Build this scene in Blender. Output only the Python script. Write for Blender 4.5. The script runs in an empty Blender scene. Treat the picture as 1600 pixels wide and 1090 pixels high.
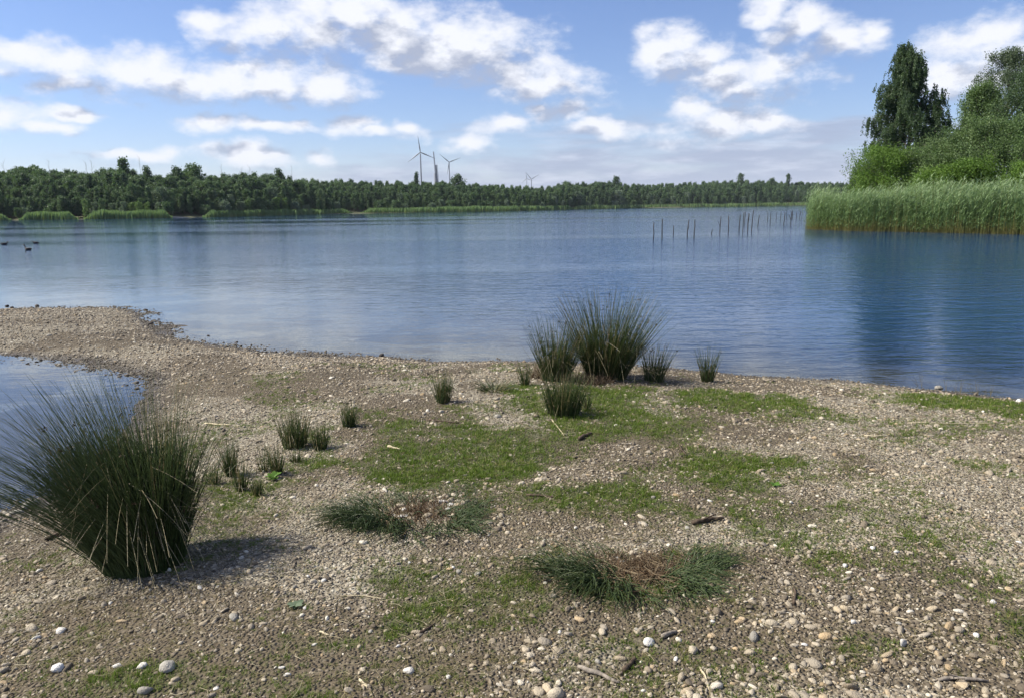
import bpy, math, random
import numpy as np
from mathutils import Vector, Matrix
R = math.radians
SC = bpy.context.scene
COL = SC.collection
rng = np.random.default_rng(7)
random.seed(7)

# ------------------------------------------------------------------ camera
CAM = np.array([0.0, 0.0, 1.85]); PITCH = math.atan(221 / 1200); ROLL = 0.0140
_f = np.array([0, math.cos(PITCH), -math.sin(PITCH)])
_u0 = np.array([0, math.sin(PITCH), math.cos(PITCH)]); _r0 = np.array([1.0, 0, 0])
_r = _r0 * math.cos(ROLL) - _u0 * math.sin(ROLL)
_u = _u0 * math.cos(ROLL) + _r0 * math.sin(ROLL)
cd = bpy.data.cameras.new("camera"); cam = bpy.data.objects.new("camera", cd); COL.objects.link(cam)
cd.sensor_width = 36; cd.lens = 27; cd.clip_start = 0.05; cd.clip_end = 20000
M = Matrix(((_r[0], _u[0], -_f[0], CAM[0]), (_r[1], _u[1], -_f[1], CAM[1]), (_r[2], _u[2], -_f[2], CAM[2]), (0, 0, 0, 1)))
cam.matrix_world = M
SC.camera = cam

# ------------------------------------------------------------------ sun, exposure
SUN_EL = R(45); SUN_AZ = R(-85)           # azimuth from +Y, negative = to the left
sun_dir = Vector((math.sin(SUN_AZ) * math.cos(SUN_EL), math.cos(SUN_AZ) * math.cos(SUN_EL), math.sin(SUN_EL)))
sl = bpy.data.lights.new("sun", 'SUN'); sl.energy = 5.0; sl.angle = R(0.53); sl.color = (1.0, 0.94, 0.83)
so = bpy.data.objects.new("sun", sl); COL.objects.link(so)
so.rotation_euler = (-sun_dir).to_track_quat('-Z', 'Y').to_euler(); so.location = (-30, 10, 40)
vs = SC.view_settings; vs.view_transform = 'Standard'; vs.look = 'None'; vs.gamma = 1; vs.exposure = 0.74; vs.use_curve_mapping = False
cy = SC.cycles; cy.use_denoising = True; cy.max_bounces = 6; cy.diffuse_bounces = 3; cy.glossy_bounces = 3
cy.transmission_bounces = 4; cy.transparent_max_bounces = 10; cy.caustics_reflective = False; cy.caustics_refractive = False
cy.sample_clamp_indirect = 6

# ------------------------------------------------------------------ node helper
class NT:
    def __init__(s, tree): s.t = tree; s.n = tree.nodes; s.l = tree.links
    def node(s, typ, **kw):
        nd = s.n.new(typ)
        for k, v in kw.items(): setattr(nd, k, v)
        return nd
    def link(s, a, b): s.l.new(a, b)
    def put(s, sock, v):
        if hasattr(v, 'is_output') or isinstance(v, bpy.types.NodeSocket): s.l.new(v, sock)
        else: sock.default_value = v
    def math(s, op, a, b=None, c=None, clamp=False):
        nd = s.n.new('ShaderNodeMath'); nd.operation = op; nd.use_clamp = clamp
        for i, v in enumerate((a, b, c)):
            if v is not None: s.put(nd.inputs[i], v)
        return nd.outputs[0]
    def vmath(s, op, a, b=None):
        nd = s.n.new('ShaderNodeVectorMath'); nd.operation = op
        s.put(nd.inputs[0], a)
        if b is not None: s.put(nd.inputs[1], b)
        return nd.outputs['Value'] if op in ('LENGTH', 'DOT_PRODUCT') else nd.outputs[0]
    def ramp(s, v, a, b, lo=0.0, hi=1.0, smooth=True):
        nd = s.n.new('ShaderNodeMapRange'); nd.interpolation_type = 'SMOOTHSTEP' if smooth else 'LINEAR'
        s.put(nd.inputs[0], v)
        for i, x in zip((1, 2, 3, 4), (a, b, lo, hi)): s.put(nd.inputs[i], x)
        return nd.outputs[0]
    def noise(s, vec, scale, detail=4, rough=0.5, dist=0.0, col=False):
        nd = s.n.new('ShaderNodeTexNoise')
        s.put(nd.inputs['Vector'], vec); nd.inputs['Scale'].default_value = scale; nd.inputs['Detail'].default_value = detail
        nd.inputs['Roughness'].default_value = rough; nd.inputs['Distortion'].default_value = dist
        return nd.outputs['Color' if col else 'Fac']
    def mix(s, f, a, b):
        nd = s.n.new('ShaderNodeMix'); nd.data_type = 'RGBA'
        s.put(nd.inputs[0], f)
        for sk, v in ((nd.inputs[6], a), (nd.inputs[7], b)):
            if isinstance(v, tuple) and len(v) == 3: v = (*v, 1)
            s.put(sk, v)
        return nd.outputs[2]
    def colramp(s, v, stops, interp='LINEAR'):
        nd = s.n.new('ShaderNodeValToRGB'); cr = nd.color_ramp; cr.interpolation = interp
        while len(cr.elements) < len(stops): cr.elements.new(0.5)
        for e, (p, c) in zip(cr.elements, stops): e.position = p; e.color = (*c, 1)
        s.put(nd.inputs[0], v); return nd.outputs[0]
    def attr(s, name, typ='GEOMETRY'):
        nd = s.n.new('ShaderNodeAttribute'); nd.attribute_name = name; nd.attribute_type = typ; return nd.outputs['Fac']

# ------------------------------------------------------------------ world: physical sky with cumulus
W = bpy.data.worlds.new("World"); SC.world = W; W.use_nodes = True
w = NT(W.node_tree); w.n.clear()
sky = w.node('ShaderNodeTexSky', sky_type='NISHITA', sun_disc=False)
sky.sun_elevation = SUN_EL; sky.sun_rotation = SUN_AZ; sky.air_density = 1.0; sky.dust_density = 0.25; sky.ozone_density = 6.0
SKY_STRENGTH = 0.083
tc = w.node('ShaderNodeTexCoord'); D = tc.outputs['Generated']
# cumulus heaps seen from the shore: azimuth, elevation, half widths, all in degrees
CLOUDS = [(-30.58, 9.66, 2.02, 0.84), (-28.43, 9.2, 2.69, 0.95), (-25.6, 8.82, 2.77, 1.2), (-22.8, 8.66, 2.61, 1.23), (-19.88, 8.31, 3.34, 1.21), (-16.38, 8.43, 2.96, 1.19), (-13.21, 8.17, 2.54, 1.07), (-28.89, 8.13, 1.66, 0.65), (-19.37, 12.14, 1.74, 0.91), (-16.77, 11.78, 2.66, 1.3), (-13.87, 11.42, 3.61, 1.7), (-11.0, 12.78, 3.62, 1.89), (-8.22, 11.48, 3.91, 1.93), (-4.65, 11.51, 3.48, 1.84), (-2.2, 10.69, 3.5, 1.76), (-6.5, 9.93, 3.73, 0.88), (0.5, 9.4, 3.07, 1.38), (3.68, 8.66, 2.6, 0.89), (-31.81, 6.11, 2.03, 0.85), (-29.91, 5.63, 1.58, 0.39), (-28.18, 6.54, 1.52, 0.35), (-19.89, 5.62, 2.04, 0.57), (-17.22, 5.42, 2.53, 0.34), (-10.72, 5.44, 2.37, 0.55), (-8.95, 5.09, 1.67, 0.4), (-6.58, 5.44, 1.34, 0.5), (-0.23, 5.83, 1.64, 0.71), (4.36, 6.63, 2.01, 0.8), (2.76, 6.96, 1.24, 0.4), (7.56, 5.63, 1.72, 0.5), (-25.15, 3.79, 1.85, 0.46), (-18.82, 3.45, 2.99, 0.77), (-13.9, 3.68, 1.13, 0.54), (-2.34, 4.21, 1.21, 0.66), (10.81, 10.75, 1.84, 1.25), (13.22, 9.65, 2.52, 1.34), (15.81, 8.85, 2.96, 1.43), (18.11, 8.56, 2.61, 1.51), (17.31, 12.48, 1.41, 0.65), (19.8, 11.24, 2.41, 0.82), (22.41, 10.13, 2.16, 0.82), (23.8, 10.39, 0.94, 0.9), (13.01, 6.45, 1.31, 0.69), (15.07, 5.64, 3.49, 0.97), (18.04, 5.39, 1.92, 0.58), (30.54, 9.56, 3.03, 1.18), (28.98, 7.88, 1.87, 1.13), (32.0, 7.85, 2.21, 1.52)]
def cloud_group():
    g = bpy.data.node_groups.new("cumulus_field", 'ShaderNodeTree')
    g.interface.new_socket("Dir", in_out='INPUT', socket_type='NodeSocketVector')
    g.interface.new_socket("Density", in_out='OUTPUT', socket_type='NodeSocketFloat')
    t = NT(g); gi = t.node('NodeGroupInput'); go = t.node('NodeGroupOutput'); d = gi.outputs[0]
    sep = t.node('ShaderNodeSeparateXYZ'); t.link(d, sep.inputs[0])
    az = t.math('MULTIPLY', t.math('ARCTAN2', sep.outputs[0], sep.outputs[1]), 57.29578)
    el = t.math('MULTIPLY', t.math('ARCSINE', sep.outputs[2]), 57.29578)
    st = t.vmath('MULTIPLY', d, (1, 1, 1.8))
    wn = t.noise(st, 9.0, 3, 0.55, col=True)
    wv = t.vmath('MULTIPLY', t.vmath('SUBTRACT', wn, (0.5, 0.5, 0.5)), (7.0, 3.2, 0))
    cb = t.node('ShaderNodeCombineXYZ'); t.link(az, cb.inputs[0]); t.link(el, cb.inputs[1])
    p = t.vmath('ADD', cb.outputs[0], wv)
    acc = None
    for (a, e, ra, re) in CLOUDS:
        q = t.vmath('MULTIPLY', t.vmath('SUBTRACT', p, (a, e, 0)), (1 / (ra * 1.12), 1 / (re * 1.15), 0))
        b = t.math('SUBTRACT', 1.0, t.vmath('LENGTH', q))
        acc = b if acc is None else t.math('SMOOTH_MAX', acc, b, 0.25)
    # the same kind of cloud all round the rest of the sky
    outside = t.math('MAXIMUM', t.ramp(t.math('ABSOLUTE', az), 36, 46), t.ramp(el, 17, 23))
    gen = t.math('MULTIPLY_ADD', t.noise(t.vmath('MULTIPLY', d, (1, 1, 2.2)), 3.4, 3, 0.5), 4.2, -2.35)
    gen = t.math('SUBTRACT', t.math('MULTIPLY', t.math('ADD', gen, 1.0), outside), 1.0)
    acc = t.math('MAXIMUM', acc, gen)
    fine = t.noise(st, 26.0, 8, 0.62)
    mid = t.noise(st, 11.0, 4, 0.5)
    den = t.math('ADD', acc, t.math('MULTIPLY_ADD', fine, 2.3, -1.15))
    den = t.math('ADD', den, t.math('MULTIPLY_ADD', mid, 1.2, -0.6))
    t.link(den, go.inputs[0]); return g
CG = cloud_group()
def cloud_at(vec):
    nd = w.node('ShaderNodeGroup'); nd.node_tree = CG; w.put(nd.inputs[0], vec); return nd.outputs[0]
sd = sun_dir
off = (-0.020, 0.0, 0.030)
d0 = cloud_at(D); d1 = cloud_at(w.vmath('NORMALIZE', w.vmath('ADD', D, off)))
alpha = w.math('MULTIPLY', w.ramp(d0, -0.48, 0.82), 0.97)
thick = w.ramp(d1, -0.1, 1.05)
shade = w.math('SUBTRACT', 1.0, thick, clamp=True)
lit = w.math('ADD', w.math('MULTIPLY', w.math('SUBTRACT', d0, d1), 0.55), w.math('MULTIPLY_ADD', shade, 0.80, 0.12), clamp=True)
ccol = w.mix(lit, (0.27, 0.30, 0.385), (0.59, 0.60, 0.64))
sepw = w.node('ShaderNodeSeparateXYZ'); w.link(D, sepw.inputs[0])
elw = w.math('MULTIPLY', w.math('ARCSINE', sepw.outputs[2]), 57.29578)
azw = w.math('MULTIPLY', w.math('ARCTAN2', sepw.outputs[0], sepw.outputs[1]), 57.29578)
# low layered cloud along the horizon
sv = w.vmath('MULTIPLY', D, (1, 1, 7.0))
sn = w.noise(sv, 5.0, 7, 0.6)
sn2 = w.noise(w.vmath('MULTIPLY', D, (1, 1, 5.0)), 14.0, 5, 0.55)
top = w.math('MULTIPLY_ADD', w.ramp(azw, -26, 12), 2.7, 2.5)
sm = w.math('ADD', w.math('DIVIDE', w.math('SUBTRACT', top, elw), 2.6), w.math('MULTIPLY_ADD', sn, 5.0, -2.5))
salpha = w.math('MULTIPLY', w.ramp(sm, -0.5, 1.2), 0.86)
scol = w.mix(w.ramp(w.math('ADD', sn2, w.math('MULTIPLY', w.ramp(azw, -30, 10), -0.12)), 0.32, 0.62), (0.245, 0.28, 0.385), (0.42, 0.445, 0.53))
bg_sky = w.node('ShaderNodeBackground'); w.link(w.vmath('MULTIPLY', sky.outputs[0], (1.02, 0.94, 1.04)), bg_sky.inputs[0]); bg_sky.inputs[1].default_value = SKY_STRENGTH
bg_s = w.node('ShaderNodeBackground'); w.link(scol, bg_s.inputs[0])
bg_c = w.node('ShaderNodeBackground'); w.link(ccol, bg_c.inputs[0])
m1 = w.node('ShaderNodeMixShader'); w.link(salpha, m1.inputs[0]); w.link(bg_sky.outputs[0], m1.inputs[1]); w.link(bg_s.outputs[0], m1.inputs[2])
m2 = w.node('ShaderNodeMixShader'); w.link(alpha, m2.inputs[0]); w.link(m1.outputs[0], m2.inputs[1]); w.link(bg_c.outputs[0], m2.inputs[2])
wo = w.node('ShaderNodeOutputWorld'); w.link(m2.outputs[0], wo.inputs[0])

# ------------------------------------------------------------------ numpy helpers
def _hash(ix, iy, seed):
    n = (ix.astype(np.int64) * 374761393 + iy.astype(np.int64) * 668265263 + seed * 1442695041) & 0x7fffffff
    n = ((n ^ (n >> 13)) * 1274126177) & 0x7fffffff
    return ((n ^ (n >> 16)) & 0xffff) / 65535.0
def vnoise(x, y, seed=0):
    x = np.asarray(x, float); y = np.asarray(y, float)
    ix = np.floor(x); iy = np.floor(y); fx = x - ix; fy = y - iy
    fx = fx * fx * (3 - 2 * fx); fy = fy * fy * (3 - 2 * fy)
    a = _hash(ix, iy, seed); b = _hash(ix + 1, iy, seed); c = _hash(ix, iy + 1, seed); d = _hash(ix + 1, iy + 1, seed)
    return (a * (1 - fx) + b * fx) * (1 - fy) + (c * (1 - fx) + d * fx) * fy
def fbm(x, y, scale=1.0, octv=4, seed=0):
    s = 0; amp = 0.5; tot = 0
    for i in range(octv):
        s = s + amp * vnoise(x * scale, y * scale, seed + i * 17); tot += amp; amp *= 0.5; scale *= 2.03
    return s / tot
def sstep(v, a, b):
    t = np.clip((v - a) / (b - a), 0, 1); return t * t * (3 - 2 * t)
def poly_sd(px, py, poly):
    """signed distance to a polygon, positive inside"""
    px = np.asarray(px, float); py = np.asarray(py, float)
    d2 = np.full(px.shape, 1e18); ins = np.zeros(px.shape, bool)
    n = len(poly)
    for i in range(n):
        ax, ay = poly[i]; bx, by = poly[(i + 1) % n]
        ex, ey = bx - ax, by - ay; L = ex * ex + ey * ey + 1e-12
        t = np.clip(((px - ax) * ex + (py - ay) * ey) / L, 0, 1)
        d2 = np.minimum(d2, (px - ax - t * ex) ** 2 + (py - ay - t * ey) ** 2)
        c = ((ay > py) != (by > py)) & (px < (bx - ax) * (py - ay) / (by - ay + 1e-15) + ax)
        ins ^= c
    d = np.sqrt(d2); return np.where(ins, d, -d)
def ray(px, py):
    return _f * 1200 + _r * (px - 800) - _u * (py - 545)
def on_plane(px, py, z=0.0):
    d = ray(px, py); t = (z - CAM[2]) / d[2]; return CAM + d * t

# ------------------------------------------------------------------ terrain
def smooth_line(pts, n=6):
    """Catmull-Rom through points"""
    p = np.array(pts, float); q = np.vstack([p[0], p, p[-1]]); out = []
    for i in range(len(p) - 1):
        p0, p1, p2, p3 = q[i], q[i + 1], q[i + 2], q[i + 3]
        for t in np.linspace(0, 1, n, endpoint=False):
            out.append(0.5 * ((2 * p1) + (-p0 + p2) * t + (2 * p0 - 5 * p1 + 4 * p2 - p3) * t * t + (-p0 + 3 * p1 - 3 * p2 + p3) * t ** 3))
    out.append(p[-1]); return np.array(out)
edge = [(-60, 487), (0, 485), (60, 482), (130, 482), (195, 483), (222, 491), (236, 510), (270, 526), (330, 537), (400, 547), (470, 555), (540, 559),
        (600, 558), (700, 565), (820, 566), (930, 570), (1050, 577), (1120, 582), (1200, 587), (1300, 592), (1400, 602), (1470, 608), (1600, 623), (1700, 636)]
shore = smooth_line([on_plane(*p)[:2] for p in edge])
pool_px = [(-60, 556), (0, 557), (60, 560), (110, 563), (150, 570), (195, 579), (226, 588), (228, 604), (212, 650), (165, 718), (110, 762), (60, 788), (0, 816), (-80, 850)]
pool = smooth_line([on_plane(*p)[:2] for p in pool_px])
# bank the camera stands on: lake edge, then back round behind; the left inlet is cut out of it
NEAR = [(-60, 22), (-25, 17.5)] + [tuple(p) for p in shore] + [(9, 5.6), (14, 4.5), (30, 2), (90, -6), (90, -90), (-90, -90), (-90, -4), (-30, 1.0), (-9, 2.6)] + \
       [tuple(p) for p in pool[::-1]] + [(-9, 10.2), (-25, 13), (-60, 15)]
FAR_PX = [(-500, 290), (-260, 280), (0, 285), (130, 272), (250, 267), (300, 272), (420, 310), (560, 364), (800, 385), (1000, 560), (1250, 660), (1500, 640), (1700, 600)]
def az_pt(px, dist):
    d = ray(px, 324 + (800 - px) * 0.014); d = d / np.hypot(d[0], d[1]); return (d[0] * dist, d[1] * dist)
far_edge = smooth_line([az_pt(*p) for p in FAR_PX], 5)
FAR = [tuple(p) for p in far_edge] + [(2500, 1500), (9000, 3000), (9000, 9000), (-9000, 9000), (-9000, 100), (-700, 60)]
BANK = [(26, 62), (27, 58), (32, 53), (38, 50), (60, 47), (160, 45), (220, 90), (160, 170), (80, 130), (38, 88), (28, 70)]
def land(x, y):
    """height of ground above the water and distance to nearest water edge of the near bank"""
    n = poly_sd(x, y, NEAR); f = poly_sd(x, y, FAR); b = poly_sd(x, y, BANK)
    n = n + (fbm(x, y, 2.2, 3, 5) - 0.5) * 0.22 * np.exp(-np.abs(n) / 1.0)
    hn = np.where(n > 0, 0.27 * (1 - np.exp(-np.maximum(n, 0) / 2.2)), -9)
    dist = np.hypot(x, y)
    hf = np.where(f > 0, 6.0 * (1 - np.exp(-np.maximum(f, 0) / 45)) + 32 * sstep(dist, 1200, 1900) * sstep(x / np.maximum(dist, 1), 0.30, 0.12), -9)
    hb = np.where(b > 0, 0.6 * (1 - np.exp(-np.maximum(b, 0) / 3)), -9)
    h = np.maximum(np.maximum(hn, hf), hb)
    dw = -np.maximum(np.maximum(n, f), b)
    h = np.where(h < -5, -2.6 * (1 - np.exp(-np.maximum(dw, 0) / (14.0 + 60 * sstep(-x, -4, 9) * sstep(y, 60, 25)))), h)
    near = np.exp(-np.maximum(dist - 18, 0) / 10)
    h = h + near * ((fbm(x, y, 0.9, 3, 1) - 0.5) * 0.07 + (fbm(x, y, 5.0, 3, 2) - 0.5) * 0.022) * np.clip(0.25 + np.abs(n) * 1.2, 0, 1)
    return h, n
def ground_h(x, y):
    """height of the ground sheet itself"""
    i = min(max(int(np.searchsorted(gx, x)) - 1, 0), nx - 2); j = min(max(int(np.searchsorted(gy, y)) - 1, 0), ny - 2)
    u = (x - gx[i]) / (gx[i + 1] - gx[i]); v = (y - gy[j]) / (gy[j + 1] - gy[j]); a = HG[j, i] * (1 - u) + HG[j, i + 1] * u; b = HG[j + 1, i] * (1 - u) + HG[j + 1, i + 1] * u
    return float(a * (1 - v) + b * v)
def at(px, py):
    """where a ray through a place seen in the photograph meets the ground"""
    z = 0.15
    for _ in range(7):
        p = on_plane(px, py, z); z = max(ground_h(p[0], p[1]), 0.0)
    return np.array([p[0], p[1], z])
def m_per_px(p):
    return float(np.dot(np.asarray(p) - CAM, _f)) / 1200

def lines(a, b, step, lim_lo, lim_hi, g):
    mid = list(np.arange(a, b + 1e-6, step)); s = step; x = a; lo = []
    while x > lim_lo: s *= g; x -= s; lo.append(x)
    s = step; x = mid[-1]; hi = []
    while x < lim_hi: s *= g; x += s; hi.append(x)
    return np.array(lo[::-1] + mid + hi)

gx = lines(-12, 9.0, 0.06, -9000, 9000, 1.13); gy = lines(1.6, 15.8, 0.055, -900, 9000, 1.13)
X, Y = np.meshgrid(gx, gy); nx, ny = len(gx), len(gy)
xs, ys = X.ravel(), Y.ravel()
H, ND = land(xs, ys); HG = H.reshape(ny, nx)

# ------------------------------------------------------------------ mesh helpers
def mesh(name, V, F, mats, midx=None, smooth=False, attrs=None):
    """V (n,3), F (m,k) array or list of such arrays"""
    me = bpy.data.meshes.new(name)
    Fs = F if isinstance(F, list) and isinstance(F[0], np.ndarray) else [np.array(F)]
    Fs = [np.asarray(f, np.int32) for f in Fs if len(f)]
    V = np.asarray(V, np.float32)
    me.vertices.add(len(V)); me.vertices.foreach_set('co', V.ravel())
    loops = np.concatenate([f.ravel() for f in Fs]); tot = np.concatenate([np.full(len(f), f.shape[1], np.int32) for f in Fs])
    st = np.concatenate([[0], np.cumsum(tot)[:-1]]).astype(np.int32)
    me.loops.add(len(loops)); me.loops.foreach_set('vertex_index', loops)
    me.polygons.add(len(tot)); me.polygons.foreach_set('loop_start', st); me.polygons.foreach_set('loop_total', tot)
    if midx is not None: me.polygons.foreach_set('material_index', np.asarray(midx, np.int32))
    if smooth: me.polygons.foreach_set('use_smooth', np.ones(len(tot), bool))
    for m in (mats if isinstance(mats, (list, tuple)) else [mats]): me.materials.append(m)
    for k, v in (attrs or {}).items():
        a = me.attributes.new(k, 'FLOAT', 'POINT'); a.data.foreach_set('value', np.asarray(v, np.float32))
    me.update(calc_edges=True); me.validate()
    return me
MASS = ('stems', 'old_stems', 'swaying_stems', 'dead_stems', 'seed_heads', 'green_blades', 'straw_mat', 'dead_stubble')
def obj(name, me, parent=None, loc=(0, 0, 0), rot=(0, 0, 0), scale=(1, 1, 1)):
    o = bpy.data.objects.new(name, me); COL.objects.link(o); o.parent = parent
    o.location = loc; o.rotation_euler = rot; o.scale = scale
    if name in MASS: o['kind'] = 'stuff'
    return o
def tag(o, label=None, cat=None, group=None, kind=None):
    for k, v in (('label', label), ('category', cat), ('group', group), ('kind', kind)):
        if v: o[k] = v
    return o
def unit(v): return v / (np.linalg.norm(v, axis=-1, keepdims=True) + 1e-9)
def tubes(P, Rd, sides=3, base=0):
    """P (n,s,3) centre lines, Rd (n,s) radii -> verts, quads"""
    n, s, _ = P.shape
    T = unit(np.gradient(P, axis=1)); ref = np.where(np.abs(T[..., 2:3]) > 0.9, np.array([1.0, 0, 0]), np.array([0, 0, 1.0]))
    A = unit(np.cross(T, ref)); B = np.cross(T, A)
    ang = np.arange(sides) * 2 * math.pi / sides
    V = P[:, :, None, :] + Rd[:, :, None, None] * (A[:, :, None, :] * np.cos(ang)[:, None] + B[:, :, None, :] * np.sin(ang)[:, None])
    i = np.arange(n)[:, None, None] * s * sides; j = np.arange(s - 1)[None, :, None] * sides; k = np.arange(sides)[None, None, :]
    k2 = (k + 1) % sides
    F = np.stack([i + j + k, i + j + k2, i + j + sides + k2, i + j + sides + k], -1).reshape(-1, 4) + base
    return V.reshape(-1, 3), F
def ribbons(P, Wd, side, base=0):
    """flat blades: P (n,s,3), Wd (n,s) half widths, side (n,3)"""
    n, s, _ = P.shape
    V = np.stack([P - side[:, None, :] * Wd[..., None], P + side[:, None, :] * Wd[..., None]], 2)
    i = np.arange(n)[:, None] * s * 2; j = np.arange(s - 1)[None, :] * 2
    F = np.stack([i + j, i + j + 1, i + j + 3, i + j + 2], -1).reshape(-1, 4) + base
    return V.reshape(-1, 3), F
def leaves(Cn, size, rg, droop=0.0, aspect=0.55, base=0):
    n = len(Cn); a = rg.normal(size=(n, 3)); a[:, 2] -= droop; a = unit(a)
    b = unit(np.cross(a, rg.normal(size=(n, 3))))
    l = (size * rg.uniform(0.6, 1.3, n))[:, None]
    V = np.stack([Cn - a * l * .5, Cn + b * l * aspect * .5, Cn + a * l * .5, Cn - b * l * aspect * .5], 1)
    return V.reshape(-1, 3), (np.arange(n)[:, None] * 4 + np.arange(4)) + base
def merge(parts):
    """[(V,F,attr or None, mat)] -> V, F list, attr, midx"""
    V = []; F = []; A = []; Mi = []; o = 0
    for v, f, a, m in parts:
        V.append(v); F.append(f + o); A.append(np.broadcast_to(a, (len(v),)) if np.ndim(a) < 1 else a); Mi.append(np.full(len(f), m)); o += len(v)
    return np.concatenate(V), np.concatenate(F), np.concatenate(A), np.concatenate(Mi)

# ------------------------------------------------------------------ materials
def material(name):
    m = bpy.data.materials.new(name); m.use_nodes = True; t = NT(m.node_tree); t.n.clear()
    t.out = t.node('ShaderNodeOutputMaterial'); return m, t
def principled(t, color, rough=0.7, spec=0.3, normal=None):
    b = t.node('ShaderNodeBsdfPrincipled'); t.put(b.inputs['Base Color'], (*color, 1) if isinstance(color, tuple) and len(color) == 3 else color)
    t.put(b.inputs['Roughness'], rough); b.inputs['Specular IOR Level'].default_value = spec
    if normal is not None: t.link(normal, b.inputs['Normal'])
    t.link(b.outputs[0], t.out.inputs[0]); return b
def bump(t, h, strength, dist):
    b = t.node('ShaderNodeBump'); b.inputs['Strength'].default_value = strength; b.inputs['Distance'].default_value = dist
    t.link(h, b.inputs['Height']); return b.outputs[0]
def foliage(name, stops, trans=0.35, attr='rnd', rough=0.55, spec=0.25, objrand=0.25):
    m, t = material(name)
    v = t.attr(attr)
    if objrand:
        oi = t.node('ShaderNodeObjectInfo'); v = t.math('ADD', v, t.math('MULTIPLY_ADD', oi.outputs['Random'], objrand, -objrand / 2), clamp=True)
    c = t.colramp(v, stops)
    b = principled(t, c, rough, spec)
    tr = t.node('ShaderNodeBsdfTranslucent'); t.link(t.mix(0.5, c, (0.12, 0.20, 0.02)), tr.inputs[0])
    mx = t.node('ShaderNodeMixShader'); mx.inputs[0].default_value = trans
    t.link(b.outputs[0], mx.inputs[1]); t.link(tr.outputs[0], mx.inputs[2]); t.link(mx.outputs[0], t.out.inputs[0])
    return m
def rock_mat(name, stops):
    m, t = material(name); oi = t.node('ShaderNodeObjectInfo'); tcn = t.node('ShaderNodeTexCoord')
    c = t.colramp(oi.outputs['Random'], stops)
    n = t.noise(tcn.outputs['Object'], 1.6, 6, 0.65)
    c = t.mix(t.ramp(n, 0.35, 0.7, 0.0, 0.45), c, (0.16, 0.13, 0.10))
    principled(t, c, 0.75, 0.3, bump(t, t.noise(tcn.outputs['Object'], 5, 4), 0.35, 0.1)); return m
M_STONE = rock_mat("gravel_stone", [(0, (0.085, 0.068, 0.046)), (.2, (0.207, 0.168, 0.116)), (.42, (0.354, 0.299, 0.213)), (.62, (0.281, 0.244, 0.189)), (.8, (0.488, 0.427, 0.323)), (.92, (0.342, 0.244, 0.128)), (1, (0.756, 0.708, 0.586))])
M_PALE = rock_mat("pale_stone", [(0, (.62, .59, .53)), (1, (.74, .72, .67))])
M_OCHRE = rock_mat("ochre_stone", [(0, (.45, .32, .17)), (1, (.52, .40, .25))])
M_BEIGE = rock_mat("beige_stone", [(0, (.34, .28, .19)), (1, (.46, .40, .30))])
M_GREY = rock_mat("grey_stone", [(0, (.24, .225, .19)), (1, (.38, .36, .31))])
M_WET = rock_mat("wet_dark_stone", [(0, (.035, .032, .03)), (1, (.07, .06, .05))])
M_RUSH = foliage("rush_green", [(0, (.036, .058, .018)), (.5, (.066, .10, .032)), (.8, (.105, .135, .048)), (1, (.27, .22, .10))], 0.22, rough=0.4, spec=0.4, objrand=0.1)
M_RUSH_DRY = foliage("rush_straw", [(0, (.16, .13, .07)), (.6, (.28, .24, .14)), (1, (.42, .37, .25))], 0.1, objrand=0.1)
M_STUBBLE = foliage("reddish_stubble", [(0, (.06, .035, .02)), (.5, (.14, .088, .048)), (1, (.32, .25, .155))], 0.1, objrand=0.0)
M_SEED = foliage("rush_seed_brown", [(0, (.035, .022, .012)), (1, (.09, .06, .03))], 0.05, objrand=0)
M_TURF = foliage("turf_green", [(0, (.07, .115, .014)), (.5, (.115, .175, .022)), (.85, (.17, .215, .04)), (1, (.30, .26, .10))], 0.35, objrand=0.5)
M_OLIVE = foliage("olive_dry_turf", [(0, (.07, .075, .025)), (.4, (.13, .12, .045)), (.7, (.22, .18, .085)), (1, (.34, .29, .17))], 0.3, objrand=0.5)
M_WEED = foliage("weed_leaf_green", [(0, (.07, .15, .02)), (1, (.13, .25, .04))], 0.35, objrand=0)
M_WEED2 = foliage("grey_green_leaf", [(0, (.10, .14, .08)), (1, (.17, .21, .13))], 0.25, objrand=0)
M_BARK = material("bark_grey")[0]
t = NT(M_BARK.node_tree); t.out = [n for n in t.n if n.type == 'OUTPUT_MATERIAL'][0]
tcn = t.node('ShaderNodeTexCoord'); principled(t, t.mix(t.noise(tcn.outputs['Object'], 7, 5), (.05, .04, .032), (.20, .17, .14)), 0.85, 0.2)
def wood(name, a, b, sc=18):
    m, t = material(name); tcn = t.node('ShaderNodeTexCoord')
    n = t.noise(t.vmath('MULTIPLY', tcn.outputs['Object'], (1, 1, 0.25)), sc, 6, 0.6)
    principled(t, t.mix(t.ramp(n, .3, .7), a, b), 0.8, 0.2, bump(t, n, 0.4, 0.01)); return m
M_STAKE = wood("wet_dark_wood", (.018, .015, .013), (.07, .058, .048))
M_DEADWOOD = wood("bleached_wood", (.40, .35, .27), (.62, .56, .46))
M_TWIG = wood("brown_twig", (.035, .024, .016), (.11, .08, .055), 60)
M_TWIG2 = wood("grey_twig", (.14, .12, .10), (.30, .26, .21), 60)
M_STRAW = wood("pale_straw", (.38, .32, .20), (.58, .50, .34), 60)
M_BIRCH = foliage("birch_leaf", [(0, (0.031, 0.059, 0.028)), (.5, (0.053, 0.090, 0.043)), (1, (0.095, 0.139, 0.064))], 0.3)
M_WILLOW = foliage("willow_leaf", [(0, (0.069, 0.121, 0.038)), (.5, (0.115, 0.184, 0.063)), (1, (0.218, 0.287, 0.138))], 0.36)
M_BUSH = foliage("bush_leaf", [(0, (.07, .14, .02)), (.5, (.11, .20, .03)), (1, (.17, .27, .055))], 0.4)
M_POPLAR = foliage("grey_poplar_leaf", [(0, (.06, .09, .05)), (.5, (.11, .145, .085)), (1, (.22, .26, .18))], 0.32)
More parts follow.
